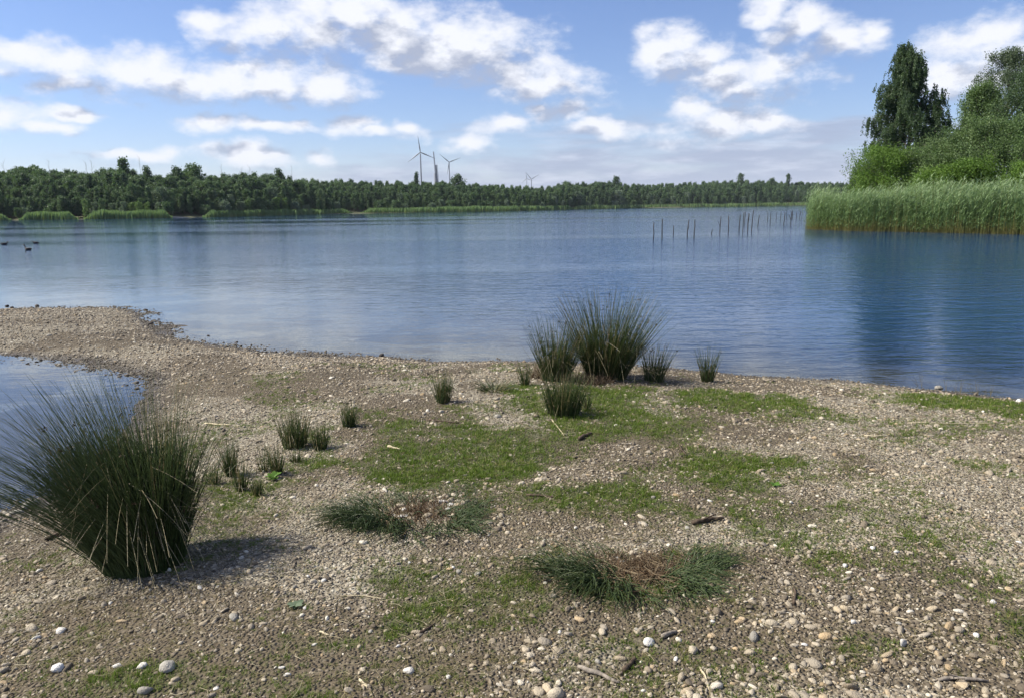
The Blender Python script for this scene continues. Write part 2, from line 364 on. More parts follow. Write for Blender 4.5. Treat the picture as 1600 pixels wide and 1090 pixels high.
M_REED = foliage("reed_leaf", [(0, (0.403, 0.336, 0.121)), (.2, (0.295, 0.295, 0.108)), (.42, (0.175, 0.269, 0.101)), (.75, (0.242, 0.349, 0.161)), (1, (0.377, 0.470, 0.269))], 0.4, objrand=0)
M_FAR = [foliage("far_leaf_" + n, s, 0.3, objrand=0.6) for n, s in (
    ("dark", [(0, (0.031, 0.065, 0.037)), (.5, (0.059, 0.109, 0.056)), (1, (0.101, 0.155, 0.081))]),
    ("mid", [(0, (0.054, 0.105, 0.046)), (.5, (0.090, 0.155, 0.068)), (1, (0.147, 0.217, 0.101))]),
    ("light", [(0, (0.085, 0.163, 0.046)), (.5, (0.139, 0.232, 0.065)), (1, (0.217, 0.310, 0.101))]),
    ("grey", [(0, (0.085, 0.132, 0.081)), (.5, (0.139, 0.194, 0.124)), (1, (0.217, 0.271, 0.186))]))]

# ground
m_ground, t = material("gravel_ground")
geo = t.node('ShaderNodeNewGeometry'); P = geo.outputs['Position']
vo = t.node('ShaderNodeTexVoronoi'); t.link(P, vo.inputs['Vector']); vo.inputs['Scale'].default_value = 62
vo2 = t.node('ShaderNodeTexVoronoi'); t.link(P, vo2.inputs['Vector']); vo2.inputs['Scale'].default_value = 140
sepc = t.node('ShaderNodeSeparateColor'); t.link(vo.outputs['Color'], sepc.inputs[0])
peb = t.colramp(sepc.outputs[0], [(0, (.08, .065, .045)), (.3, (.20, .17, .12)), (.6, (.34, .30, .22)), (.85, (.28, .255, .20)), (1, (.54, .50, .41))])
sepc2 = t.node('ShaderNodeSeparateColor'); t.link(vo2.outputs['Color'], sepc2.inputs[0])
grit = t.colramp(sepc2.outputs[0], [(0, (.06, .048, .032)), (.5, (.19, .16, .115)), (1, (.38, .34, .26))])
n1 = t.noise(P, 1.7, 6, 0.6); n2 = t.noise(P, 9, 5, 0.6); n3 = t.noise(P, 45, 4, 0.6)
stone = t.mix(t.ramp(n2, 0.42, 0.58), grit, peb)
soilc = t.mix(n3, (.045, .033, .02), (.135, .105, .066))
soilf = t.ramp(t.math('ADD', t.attr('soil'), t.math('MULTIPLY_ADD', n2, 1.3, -0.65)), 0.25, 0.8)
c = t.mix(t.math('MULTIPLY', soilf, 0.85), stone, soilc)
gf = t.ramp(t.math('ADD', t.attr('grass'), t.math('MULTIPLY_ADD', n3, 1.2, -0.6)), 0.3, 0.9)
c = t.mix(t.math('MULTIPLY', gf, 0.7), c, t.mix(n3, (.035, .048, .016), (.075, .095, .03)))
wet = t.attr('wet')
c = t.mix(wet, c, t.mix(0.6, c, (.045, .035, .025)))
hgt = t.math('ADD', t.math('MULTIPLY', t.ramp(vo.outputs['Distance'], 0.0, 0.75, 1.0, 0.0), 0.7), t.math('MULTIPLY', n3, 0.6))
principled(t, c, t.ramp(wet, 0, 1, 0.9, 0.4), 0.25, bump(t, hgt, 1.0, 0.02))

# water
m_water, t = material("lake_water")
geo = t.node('ShaderNodeNewGeometry'); P = geo.outputs['Position']
patch = t.noise(t.vmath('MULTIPLY', P, (0.010, 0.045, 0)), 1.0, 4, 0.55)
gust = t.ramp(patch, 0.36, 0.62, 0.35, 1.25)
wa = t.noise(t.vmath('MULTIPLY', P, (1.3, 3.6, 1)), 1.0, 3, 0.55, 0.6)
wb = t.noise(t.vmath('MULTIPLY', P, (4.5, 11.0, 1)), 1.0, 3, 0.55, 0.4)
wc = t.noise(t.vmath('MULTIPLY', P, (0.35, 0.8, 1)), 1.0, 2, 0.5)
calm = t.ramp(t.attr('depth'), 0.0, 0.35, 0.35, 1.0)
hw = t.math('ADD', t.math('MULTIPLY', wa, 0.030), t.math('ADD', t.math('MULTIPLY', wb, 0.010), t.math('MULTIPLY', wc, 0.012)))
sepp = t.node('ShaderNodeSeparateXYZ'); t.link(P, sepp.inputs[0]); lee = t.ramp(sepp.outputs[0], -16, 9, 0.60, 1.0)   # sheltered side
hw = t.math('MULTIPLY', t.math('MULTIPLY', t.math('MULTIPLY', hw, gust), calm), lee)
nb = bump(t, hw, 1.0, 1.0)
fr = t.node('ShaderNodeFresnel'); fr.inputs[0].default_value = 1.333; t.link(nb, fr.inputs['Normal'])
gl = t.node('ShaderNodeBsdfGlossy'); gl.inputs['Roughness'].default_value = 0.04; t.link(nb, gl.inputs['Normal']); gl.inputs[0].default_value = (.92, .97, 1, 1)
trn = t.node('ShaderNodeBsdfTransparent'); trn.inputs[0].default_value = (.86, .92, .95, 1)
df = t.node('ShaderNodeBsdfDiffuse'); df.inputs[0].default_value = (.011, .052, .145, 1)
turb = t.math('SUBTRACT', 1.0, t.math('POWER', 2.718, t.math('MULTIPLY', t.attr('depth'), -1.5)))
ms = t.node('ShaderNodeMixShader'); t.link(turb, ms.inputs[0]); t.link(trn.outputs[0], ms.inputs[1]); t.link(df.outputs[0], ms.inputs[2])
mf = t.node('ShaderNodeMixShader'); t.link(fr.outputs[0], mf.inputs[0]); t.link(ms.outputs[0], mf.inputs[1]); t.link(gl.outputs[0], mf.inputs[2])
t.link(mf.outputs[0], t.out.inputs[0])

# ------------------------------------------------------------------ masks over the ground
GRASS = [(700, 712, 130, 40, 1.0), (640, 728, 70, 22, .8), (790, 700, 40, 26, .6), (950, 632, 105, 32, 1.0), (860, 662, 60, 24, .9), (825, 620, 32, 16, 1.0),
         (1015, 655, 70, 20, .7), (1145, 624, 80, 20, .8), (985, 776, 80, 30, .95), (915, 760, 60, 20, .5), (1150, 728, 65, 20, .6), (1540, 630, 110, 15, 1.2),
         (1400, 665, 150, 22, .45), (1195, 855, 50, 45, .6), (1120, 840, 40, 22, .4), (490, 690, 50, 12, .5), (470, 712, 60, 12, .5), (600, 660, 60, 16, .4),
         (520, 968, 95, 20, .75), (430, 990, 60, 26, .6), (620, 938, 80, 26, .55), (725, 930, 60, 26, .5), (800, 965, 70, 36, .45), (620, 882, 60, 18, .5),
         (700, 1045, 160, 40, .5), (480, 1070, 60, 25, .6), (1350, 1050, 75, 32, .6), (1540, 985, 90, 26, .6), (1585, 1050, 50, 30, .8), (1440, 845, 30, 12, .5),
         (130, 990, 45, 22, .6), (250, 1030, 75, 26, .6), (400, 800, 70, 16, .4), (345, 790, 60, 14, .35), (400, 940, 60, 20, .5), (870, 900, 60, 40, .4), (1010, 940, 110, 20, .5)]
SOIL = [(330, 600, 130, 30, .8), (1100, 700, 200, 40, .35), (650, 1000, 260, 80, 1.0), (870, 820, 130, 40, .5), (1000, 1000, 60, 40, .2), (180, 930, 80, 50, .35),
        (300, 880, 120, 40, .5), (1400, 1000, 200, 60, .5), (250, 1000, 180, 50, .6), (950, 900, 200, 60, .6), (60, 500, 60, 8, .5)]
def blob_list(L):
    out = []
    for (cx, cyy, rx, ry, s) in L:
        p = at(cx, cyy); a = at(cx, cyy - ry); b = at(cx, min(cyy + ry, 1200))
        out.append((p[0], p[1], rx * m_per_px(p), max(abs(a[1] - b[1]) / 2, 0.05), s))
    return out
GB = blob_list([(a, b, c, d, e * (.62 if b > 870 and a < 900 else 1)) for a, b, c, d, e in GRASS]); SB = blob_list(SOIL)
def field(B, x, y, k=1.0):
    f = np.zeros(np.shape(x)); x = x + (fbm(x, y, 1.6, 4, 91) - .5) * .9; y = y + (fbm(x, y, 1.6, 4, 95) - .5) * .8
    for (cx, cyy, rx, ry, s) in B:
        d = np.sqrt(((x - cx) / rx) ** 2 + ((y - cyy) / ry) ** 2); f = np.maximum(f, s * np.clip(1.45 - d, 0, 1))
    return f
def masks(x, y, n):
    dry = sstep(n, 0.15, 0.7)
    g = field(GB, x, y) * (0.45 + 1.1 * fbm(x, y, 4.5, 3, 31)) * dry
    g = g + 0.46 * sstep(fbm(x, y, 2.4, 6, 40), 0.45, 0.66) * dry * (np.hypot(x, y) < 9)
    s = field(SB, x, y) + 0.95 * sstep(fbm(x, y, 1.1, 5, 60), 0.38, 0.62)
    wt = (1 - sstep(n, 0.02, 0.40)) * (1 - .7 * sstep(-n, .1, .6))
    return g, s, wt

g_, s_, w_ = masks(xs, ys, ND)
far_ = np.hypot(xs, ys) > 30
g_[far_] = 0.9; s_[far_] = 0.5; w_[far_] = 0
idx = np.arange(nx * ny).reshape(ny, nx)
F = np.stack([idx[:-1, :-1], idx[:-1, 1:], idx[1:, 1:], idx[1:, :-1]], -1).reshape(-1, 4)
ground = tag(obj('ground', mesh('ground', np.stack([xs, ys, H], 1), F, m_ground, smooth=True, attrs={'grass': g_, 'soil': s_, 'wet': w_})), kind='structure')
wx = lines(-13, 12, 0.16, -1500, 1500, 1.16); wy = lines(2.5, 17, 0.14, -30, 1500, 1.16)
X, Y = np.meshgrid(wx, wy); xs2, ys2 = X.ravel(), Y.ravel()
H2, _ = land(xs2, ys2)
idx = np.arange(len(xs2)).reshape(len(wy), len(wx))
F = np.stack([idx[:-1, :-1], idx[:-1, 1:], idx[1:, 1:], idx[1:, :-1]], -1).reshape(-1, 4)
tag(obj('water', mesh('water', np.stack([xs2, ys2, 0 * xs2], 1), F, m_water, smooth=True, attrs={'depth': np.maximum(-H2, 0)})), kind='structure')

# ------------------------------------------------------------------ scattering by geometry nodes (only for what nobody could count)
def proto_collection(name, meshes):
    c = bpy.data.collections.new(name)
    for i, me in enumerate(meshes):
        c.objects.link(bpy.data.objects.new("%s_%02d" % (name, i), me))
    return c
def scatter(name, pts, rot, scl, var, coll):
    me = bpy.data.meshes.new(name); me.vertices.add(len(pts)); me.vertices.foreach_set('co', np.asarray(pts, np.float32).ravel())
    for k, v, ty in (('rot', rot, 'FLOAT_VECTOR'), ('scl', scl, 'FLOAT_VECTOR')):
        me.attributes.new(k, ty, 'POINT').data.foreach_set('vector', np.asarray(v, np.float32).ravel())
    me.attributes.new('var', 'INT', 'POINT').data.foreach_set('value', np.asarray(var, np.int32))
    g = bpy.data.node_groups.new(name, 'GeometryNodeTree')
    g.interface.new_socket("Geometry", in_out='INPUT', socket_type='NodeSocketGeometry'); g.interface.new_socket("Geometry", in_out='OUTPUT', socket_type='NodeSocketGeometry')
    n = g.nodes; L = g.links; gi = n.new('NodeGroupInput'); go = n.new('NodeGroupOutput')
    ci = n.new('GeometryNodeCollectionInfo'); ci.inputs['Collection'].default_value = coll; ci.inputs['Separate Children'].default_value = True; ci.inputs['Reset Children'].default_value = True
    ip = n.new('GeometryNodeInstanceOnPoints'); ip.inputs['Pick Instance'].default_value = True
    L.new(gi.outputs[0], ip.inputs['Points']); L.new(ci.outputs[0], ip.inputs['Instance'])
    for nm, ty, sock in (('rot', 'FLOAT_VECTOR', 'Rotation'), ('scl', 'FLOAT_VECTOR', 'Scale'), ('var', 'INT', 'Instance Index')):
        a = n.new('GeometryNodeInputNamedAttribute'); a.data_type = ty; a.inputs[0].default_value = nm; L.new(a.outputs[0], ip.inputs[sock])
    L.new(ip.outputs[0], go.inputs[0])
    o = obj(name, me); md = o.modifiers.new('scatter', 'NODES'); md.node_group = g
    return tag(o, kind='stuff')

# ------------------------------------------------------------------ trees
def tree_geo(rg, H, prof, t0=0.2, nl=26, rise=0.5, nclump=9, per=40, sig=0.3, leaf=0.16, droop=0.0, trunk_r=0.14, lean=0.0, weep=0.0, sides=6, spread=0.35, aspect=0.55):
    s = np.linspace(0, 1, 9); wob = np.cumsum(rg.normal(0, 0.012 * H, (9, 2)), 0); wob -= wob[0]
    tp = np.stack([wob[:, 0] + lean * H * s, wob[:, 1], s * H * 0.96 - 0.2], 1)
    tr = trunk_r * (1 - s) ** 0.8 + 0.012
    wood_parts = [(*tubes(tp[None], tr[None], sides), 0.3, 0)]
    LP = []; LR = []; cl = []; clr = []
    for i in range(nl):
        tt = t0 + (1 - t0) * ((i + rg.uniform(0.1, 0.9)) / nl) * 0.98
        st = np.array([np.interp(tt, s, tp[:, k]) for k in range(3)])
        az = i * 2.39996 + rg.normal(0, 0.35); Rr = prof(tt) * rg.uniform(0.72, 1.12)
        u = np.linspace(0, 1, 5); out = np.array([math.cos(az), math.sin(az), 0])
        zz = rise * Rr * u - weep * Rr * u ** 2.2
        lp = st + out * (Rr * u)[:, None] + np.array([0, 0, 1]) * zz[:, None] + rg.normal(0, 0.03 * Rr, (5, 3)) * u[:, None]
        LP.append(lp); LR.append(np.interp(tt, s, tr) * 0.5 * (1 - u * 0.85) + 0.004)
        for k in range(nclump):
            q = rg.uniform(0.25, 1.05) ** 0.7; q = min(q, 1.0)
            c0 = np.array([np.interp(q, u, lp[:, j]) for j in range(3)]) + rg.normal(0, spread * (0.25 + 0.3 * Rr), 3) * np.array([1, 1, 0.8])
            cl.append(c0); clr.append(rg.uniform(0, 1))
    wood_parts.append((*tubes(np.array(LP), np.array(LR), 4), 0.3, 0))
    cl = np.array(cl); clr = np.array(clr)
    N = len(cl) * per; ci = rg.integers(0, len(cl), N)
    off = np.clip(rg.normal(0, 1, (N, 3)), -1.7, 1.7) * sig * (0.55 + 0.9 * clr[ci])[:, None]
    if droop:                                              # leaves strung along hanging twigs
        ns = len(cl) * 4; sc_ = rg.integers(0, len(cl), ns); so_ = rg.normal(0, sig, (ns, 3)); sl_ = droop * rg.uniform(.4, 2.0, ns); si = rg.integers(0, ns, N); ci = sc_[si]
        dn = rg.uniform(0, 1, N) ** .8; off = so_[si] + rg.normal(0, .05, (N, 3)); off[:, 2] -= dn * sl_[si]; off[:, :2] *= (1 + .25 * dn)[:, None]
    C = cl[ci] + off; C[:, 2] = np.maximum(C[:, 2], 0.03)
    lv, lf = leaves(C, leaf, rg, 1.2 if droop else 0.15, aspect)
    at_ = np.repeat(np.clip(0.5 * clr[ci] + rg.uniform(0, 0.5, N), 0, 1), 4)
    return merge(wood_parts), (lv, lf, at_)
def near_tree(name, px, dist, label, cat, leafmat, group=None, top_px=None, H=None, seed=0, **kw):
    x, y = az_pt(px, dist); z = ground_h(x, y)
    if H is None:
        d = ray(px, top_px); H = CAM[2] + d[2] / np.hypot(d[0], d[1]) * dist - z
    rg = np.random.default_rng(seed + 100)
    wd, (lv, lf, la) = tree_geo(rg, H, **kw)
    e = obj(name, None, None, (x, y, z)); tag(e, label, cat, group)
    obj('trunk', mesh('trunk', wd[0], wd[1], M_BARK, smooth=True), e)
    obj('crown', mesh('crown', lv, lf, leafmat, attrs={'rnd': la}), e)
    return e
def prof_birch(r):
    return lambda t: r * np.interp(t, [0, .18, .3, .5, .68, .74, .88, 1], [.6, .95, 1.0, .80, .56, .42, .25, .04])
def prof_round(r, lo=0.25):
    return lambda t: r * np.interp(t, [0, lo, .45, .7, .88, 1], [.5, .8, 1.0, .92, .6, .15])
def prof_tall(r):
    return lambda t: r * np.interp(t, [0, .2, .4, .6, .8, .92, 1], [.6, .9, 1.0, .85, .55, .32, .08])
def prof_bush(r):
    return lambda t: r * np.interp(t, [0, .2, .5, .8, 1], [.95, 1.05, .95, .7, .25])
near_tree('birch_tree', 1411, 71, 'tall dark weeping birch rising above the bushes behind the reeds', 'tree', M_BIRCH, top_px=54, seed=1,
          prof=prof_birch(3.9), t0=0.16, nl=60, rise=0.7, nclump=12, per=230, sig=0.24, leaf=0.13, droop=0.75, weep=0.6, trunk_r=0.2, lean=-0.012, spread=0.16)
near_tree('poplar_tree', 1562, 79, 'tall loose grey-green tree with feathery top behind the bushes', 'tree', M_POPLAR, top_px=72, seed=2,
          prof=prof_tall(2.9), t0=0.22, nl=46, rise=1.3, nclump=8, per=80, sig=0.26, leaf=0.13, trunk_r=0.2, spread=0.24)
near_tree('poplar_tree', 1606, 74, 'dark dense tree with leafy crown beside the feathery grey-green tree', 'tree', M_BIRCH, top_px=100, seed=3,
          prof=prof_tall(3.0), t0=0.2, nl=46, rise=1.0, nclump=9, per=90, sig=0.3, leaf=0.13, trunk_r=0.17, spread=0.26)
near_tree('willow_tree', 1510, 76, 'mid-height grey-green willow between the birch and the feathery tree', 'tree', M_WILLOW, top_px=128, seed=4,
          prof=prof_tall(2.3), t0=0.15, nl=46, rise=1.1, nclump=9, per=95, sig=0.28, leaf=0.13, trunk_r=0.17, spread=0.27)
for i, (px, dist, top, r, mt, lb) in enumerate([
        (1378, 66, 236, 2.4, M_BUSH, 'bright green rounded bush at the foot of the weeping birch'),
        (1352, 69, 262, 1.9, M_WILLOW, 'small outermost bush at the tip of the reed bank'),
        (1432, 67, 243, 2.6, M_WILLOW, 'mid green bush directly in front of the birch trunk'),
        (1478, 67, 226, 3.0, M_WILLOW, 'large silvery-green willow bush leaning over the reeds'),
        (1540, 67, 192, 3.0, M_WILLOW, 'tallest grey-green willow bush below the feathery tree'),
        (1522, 64, 256, 1.9, M_BUSH, 'low yellow-green bush tucked in front of the willow bushes'),
        (1588, 66, 190, 2.9, M_WILLOW, 'wide willow bush under the dark dense tree'),
        (1606, 61, 258, 1.9, M_BUSH, 'low bright green bush beside the pale dead stems'),
        (1460, 63, 270, 1.9, M_BUSH, 'low leafy green bush right behind the reed tops')]):
    near_tree('willow_bush' if mt is M_WILLOW else 'green_bush', px, dist, lb, 'bush', mt, 'bushes on the reed bank', top_px=top, seed=20 + i,
              prof=prof_bush(r), t0=0.05, nl=34, rise=0.8, nclump=9, per=85, sig=0.27, leaf=0.115, trunk_r=0.08, spread=0.34, sides=5)

# reed bed: stems with long leaves standing in the shallows
def reed_mesh(name, pts, Hs, rg, nleaf=7, segs=3, wid=0.011, straw=0.0, sr=0.006):
    n = len(pts); lean = rg.normal(0, 0.06, (n, 2)) + np.array([0.05, 0.0]); u = np.linspace(0, 1, 4)
    P = np.repeat(pts[:, None, :], 4, 1).astype(float)
    P[:, :, 2] += Hs[:, None] * u; P[:, :, :2] += lean[:, None, :] * (Hs[:, None] * u ** 1.6)[..., None]
    V, Fq = tubes(P, np.repeat((sr * (1 - 0.7 * u))[None], n, 0), 3)
    hue = rg.uniform(0, 1, n)
    hz = np.clip((P[:, :, 2] - pts[:, None, 2]) / 3.0, 0, 1)
    a1 = np.repeat(np.clip(hz * 0.75 + 0.1 * hue[:, None], 0, 1), 3, 1).ravel()
    parts = [(V, Fq, a1 if not straw else a1 * 0.2, 0)]
    if nleaf:
        k = np.repeat(np.arange(n), nleaf); m = len(k); tt = rg.uniform(0.28, 1.0, m)
        root = pts[k].astype(float); root[:, 2] += Hs[k] * tt; root[:, :2] += lean[k] * (Hs[k] * tt ** 1.6)[:, None]
        az = rg.uniform(0, 2 * math.pi, m); L = rg.uniform(0.3, 0.62, m); el = rg.uniform(0.5, 1.25, m)
        v = np.linspace(0, 1, segs + 1)
        dirv = np.stack([np.cos(az) * np.cos(el) + 0.25, np.sin(az) * np.cos(el), np.sin(el)], 1)
        LPp = root[:, None, :] + dirv[:, None, :] * (L[:, None] * v)[..., None]; LPp[:, :, 2] -= (L[:, None] * 0.42 * v ** 2)
        wd = wid * np.array([0.7, 1.0, 0.75, 0.05])[:segs + 1]
        side = unit(np.stack([-np.sin(az), np.cos(az), 0 * az], 1))
        V2, F2 = ribbons(LPp, np.repeat(wd[None], m, 0), side)
        a2 = np.repeat(np.clip(0.30 + 0.38 * tt * Hs[k] / 3 + 0.32 * rg.uniform(0, 1, m), 0, 1), (segs + 1) * 2)
        parts.append((V2, F2, a2, 0))
    V, Fq, A, Mi = merge(parts)
    return mesh(name, V, Fq, M_REED, attrs={'rnd': A})
RF = np.array([on_plane(*p)[:2] for p in ((1262, 359), (1330, 361.5), (1420, 363), (1500, 365), (1600, 367), (1720, 369))])
def reed_points(rg, n):
    u = rg.uniform(0, 1, n) * (len(RF) - 1); i = np.minimum(u.astype(int), len(RF) - 2); f = (u - i)[:, None]
    b = RF[i] * (1 - f) + RF[i + 1] * f
    dep = rg.uniform(0, 1, n) ** 1.5 * 8.0
    back = np.array([0.35, 0.94]); p = b + back * dep[:, None] + rg.normal(0, 0.12, (n, 2))
    return p, dep
rg = np.random.default_rng(11)
p, dep = reed_points(rg, 7500)
z = np.maximum(land(p[:, 0], p[:, 1])[0], -0.5)
Hs = (2.35 + 0.35 * np.clip(dep / 3, 0, 1) + rg.normal(0, 0.28, len(p)) + 1.5 * (fbm(p[:, 0], p[:, 1], 0.45, 4, 8) - 0.5)) - np.minimum(z, 0) - 0.25
tag(obj('reeds', reed_mesh('reeds', np.column_stack([p, z]), Hs, rg, 8, wid=0.016, sr=0.008)), 'tall green reed bed standing in the water below the birch', 'reeds', kind='stuff')
p, dep = reed_points(rg, 2600); k = dep < 1.6; p = p[k]; z = np.maximum(land(p[:, 0], p[:, 1])[0], -0.5)
tag(obj('dry_reeds', reed_mesh('dry_reeds', np.column_stack([p, z]), rg.uniform(0.4, 1.1, len(p)) - z, rg, 0, straw=1, sr=0.011)), 'straw coloured old stalks at the foot of the reed bed', 'reeds', kind='stuff')

p, dep = reed_points(rg, 420); z = np.maximum(land(p[:, 0], p[:, 1])[0], -0.5)
tag(obj('dry_reeds', reed_mesh('tall_dry_reeds', np.column_stack([p, z]), rg.uniform(1.6, 3.1, len(p)) - z, rg, 0, straw=1, sr=0.012)), 'tall tan dead stalks standing among the green reeds', 'reeds', kind='stuff')
# far reed belts
def far_belt(x0, x1, hgt, lb, d_off=-2.0, n=2600, seed=0):
    rg = np.random.default_rng(seed)
    px = rg.uniform(x0, x1, n); dd = np.interp(px, [q[0] for q in FAR_PX], [q[1] for q in FAR_PX]) + d_off + rg.uniform(0, 7, n)
    # follow the curved shore line itself
    azs = np.arctan2(far_edge[:, 0], far_edge[:, 1]); ds = np.hypot(far_edge[:, 0], far_edge[:, 1])
    a = np.array([math.atan2(*az_pt(q, 1.0)) for q in (x0, x1)]); az = a[0] + (px - x0) / (x1 - x0) * (a[1] - a[0])
    dd = np.interp(az, azs, ds) + d_off + rg.uniform(0, 7, n)
    pts = np.stack([np.sin(az) * dd, np.cos(az) * dd, 0 * dd - 0.2], 1)
    e = np.clip(np.minimum(px - x0, x1 - px) / 14.0, 0.25, 1)
    Hs = hgt * e * rg.uniform(0.75, 1.05, n) * (0.8 + 0.4 * fbm(px, 0 * px, 0.05, 3, seed)) + 0.2
    u = np.linspace(0, 1, 3); P = np.repeat(pts[:, None, :], 3, 1); P[:, :, 2] += Hs[:, None] * u; P[:, :, 0] += (rg.normal(0, .18, n)[:, None] + 0.1) * u
    s = rg.uniform(0, math.pi, n)
    V, Fq = ribbons(P, np.repeat((0.15 * np.array([1, .8, .15]))[None], n, 0), np.stack([np.cos(s), np.sin(s), 0 * s], 1))
    A = np.repeat(np.repeat(rg.uniform(0.36, 0.72, n)[:, None], 3, 1) * np.array([0.6, 0.95, 1.1]), 2, 1).ravel()
    tag(obj('reeds', mesh('far_reeds', V, Fq, M_REED, attrs={'rnd': A})), lb, 'reeds', kind='stuff')
far_belt(-40, 16, 2.1, 'far reed clump at the end of the wooded shore', seed=1, n=1000)
far_belt(28, 120, 2.5, 'short rounded far reed belt under the tall wood', seed=2, n=1800)
far_belt(130, 268, 2.7, 'longer far reed belt ending at the small sandy beach', seed=3)
far_belt(315, 552, 2.3, 'low far reed belt running on from the sandy beach', seed=4, n=4000)
far_belt(562, 900, 2.6, 'far reed belt below the wind turbines', seed=5, n=5500)
far_belt(890, 1420, 2.7, 'thin distant reed belt behind the row of stakes', seed=6, n=5000)

# far wood: single trees one can pick out, and the mass of trees behind them
def far_variant(seed, H, prof, mt, **kw):
    rg = np.random.default_rng(seed)
    wd, (lv, lf, la) = tree_geo(rg, H, prof, **kw)
    V, Fq, A, Mi = merge([(wd[0], wd[1], 0.3, 0), (lv, lf, la, 1)])
    return mesh('far_tree', V, Fq, [M_BARK, mt], Mi, attrs={'rnd': A})
FK = dict(nclump=6, per=24, sig=0.36, leaf=0.38, trunk_r=0.14, sides=4, spread=0.26, aspect=0.7)
VAR = [
    ('deciduous_tree', 'rounded dark green tree in the wood across the lake', far_variant(1, 10, prof_tall(2.3), M_FAR[0], t0=.15, nl=24, rise=.7, **FK), 10),
    ('deciduous_tree', 'rounded mid green tree in the wood across the lake', far_variant(2, 10, prof_round(2.4, .2), M_FAR[1], t0=.12, nl=24, rise=.8, **FK), 10),
    ('birch_tree', 'slender mid green tree in the wood across the lake', far_variant(3, 10, prof_tall(1.5), M_FAR[1], t0=.1, nl=24, rise=.9, **FK), 10),
    ('birch_tree', 'slender dark green tree in the wood across the lake', far_variant(4, 10, prof_birch(1.6), M_FAR[0], t0=.1, nl=26, rise=.8, **FK), 10),
    ('deciduous_tree', 'light yellow-green tree in the wood across the lake', far_variant(5, 10, prof_round(2.7, .15), M_FAR[2], t0=.08, nl=24, rise=.8, **FK), 10),
    ('willow_tree', 'grey-green willow at the front of the far wood', far_variant(6, 8, prof_bush(2.6), M_FAR[3], t0=.05, nl=24, rise=.8, **FK), 8),
    ('willow_bush', 'low rounded grey-green bush on the far shore', far_variant(7, 4, prof_bush(2.4), M_FAR[3], t0=.03, nl=18, rise=.7, **FK), 4),
    ('green_bush', 'low leafy green bush on the far shore', far_variant(8, 4, prof_bush(2.5), M_FAR[1], t0=.03, nl=18, rise=.7, **FK), 4),
    ('poplar_tree', 'columnar dark poplar standing above the far wood', far_variant(9, 14, lambda t: 1.5 * np.interp(t, [0, .3, .8, 1], [.8, 1, .8, .2]), M_FAR[0], t0=.1, nl=26, rise=1.6, **FK), 14)]
fa = np.arctan2(far_edge[:, 0], far_edge[:, 1]); fd = np.hypot(far_edge[:, 0], far_edge[:, 1])
def far_pos(px, back):
    p = az_pt(px, 1.0); a = math.atan2(p[0], p[1]); d = float(np.interp(a, fa, fd)) + back; return p[0] * d, p[1] * d
SKY_PX = [(-100, 262), (0, 264), (60, 258), (130, 263), (200, 260), (260, 272), (300, 262), (330, 270), (420, 266), (470, 276), (560, 279), (700, 282), (800, 288), (845, 290), (880, 282),
          (960, 281), (1000, 287), (1080, 283), (1160, 280), (1250, 282), (1340, 284), (1500, 280)]
def top_h(px, x, y, top):
    d = ray(px, top); return CAM[2] + d[2] / math.hypot(d[0], d[1]) * math.hypot(x, y) - ground_h(x, y)
ZONES = ((22, 'over the far reed clump at the wood end'), (125, 'over the short rounded far reed belt'), (258, 'over the longer far reed belt'), (312, 'behind the small sandy beach'), (555, 'over the low far reed belt'),
         (780, 'on the shore below the two big turbines'), (900, 'on the shore below the faint turbines'), (1105, 'beyond the sparse stakes'), (9999, 'beyond the dense stake row'))
ROWS = ('front-row', 'second-row', 'mid-wood', 'skyline')
def far_tree(vi, px, back, Ht, label=None, wide=1.0, row=3):
    nm, lb, me, H0 = VAR[vi]; x, y = far_pos(px, back); s = Ht / H0
    lb = lb.split(' in the')[0].split(' at the')[0].split(' on the')[0].split(' standing')[0]; w_ = lb.split(' '); lb = ' '.join(w_[:-1] + [ROWS[row], w_[-1]]) + ' ' + [z for q, z in ZONES if px < q][0]
    o = obj(nm, me, None, (x, y, ground_h(x, y)), (0, 0, random.uniform(0, 6.28)), (s * wide, s * wide, s))
    tag(o, label or lb, 'bush' if 'bush' in nm else 'tree', None if label else lb); return o
R2 = random.Random(5)
# picked out against the sky
for vi, px, back, top, lb, wd in ((2, 201, 45, 246, 'tallest ragged tree sticking up over the far wood', 0.95), (1, 304, 40, 257, 'big round dark tree crown on the skyline past the tallest far tree', 1.0),
                                  (0, 281, 42, 260, 'rounded tree joined to the big round dark crown on the far skyline', .9), (3, 238, 40, 258, 'thin-topped far tree between the tallest tree and the round crown', .8),
                                  (3, 651, 60, 268, 'thin sparse tree just before the tall wind turbine tower', .6), (0, 716, 60, 272, 'domed dark tree beside the second wind turbine', 1.2),
                                  (3, 442, 45, 262, 'pointed dark tree over the low reed belt on the far skyline', .9), (0, 962, 60, 275, 'tall rounded tree past the farthest wind turbines', .9),
                                  (8, 1158, 70, 270, 'solitary columnar poplar above the distant wood behind the stakes', 1.0), (8, 1229, 70, 271, 'second columnar poplar above the distant wood, nearer the reed bed', .8),
                                  (0, 1205, 60, 278, 'round tree between the two columnar poplars', 1.0)):
    x, y = far_pos(px, back); far_tree(vi, px, back, top_h(px, x, y, top), lb, wd)
count = 0
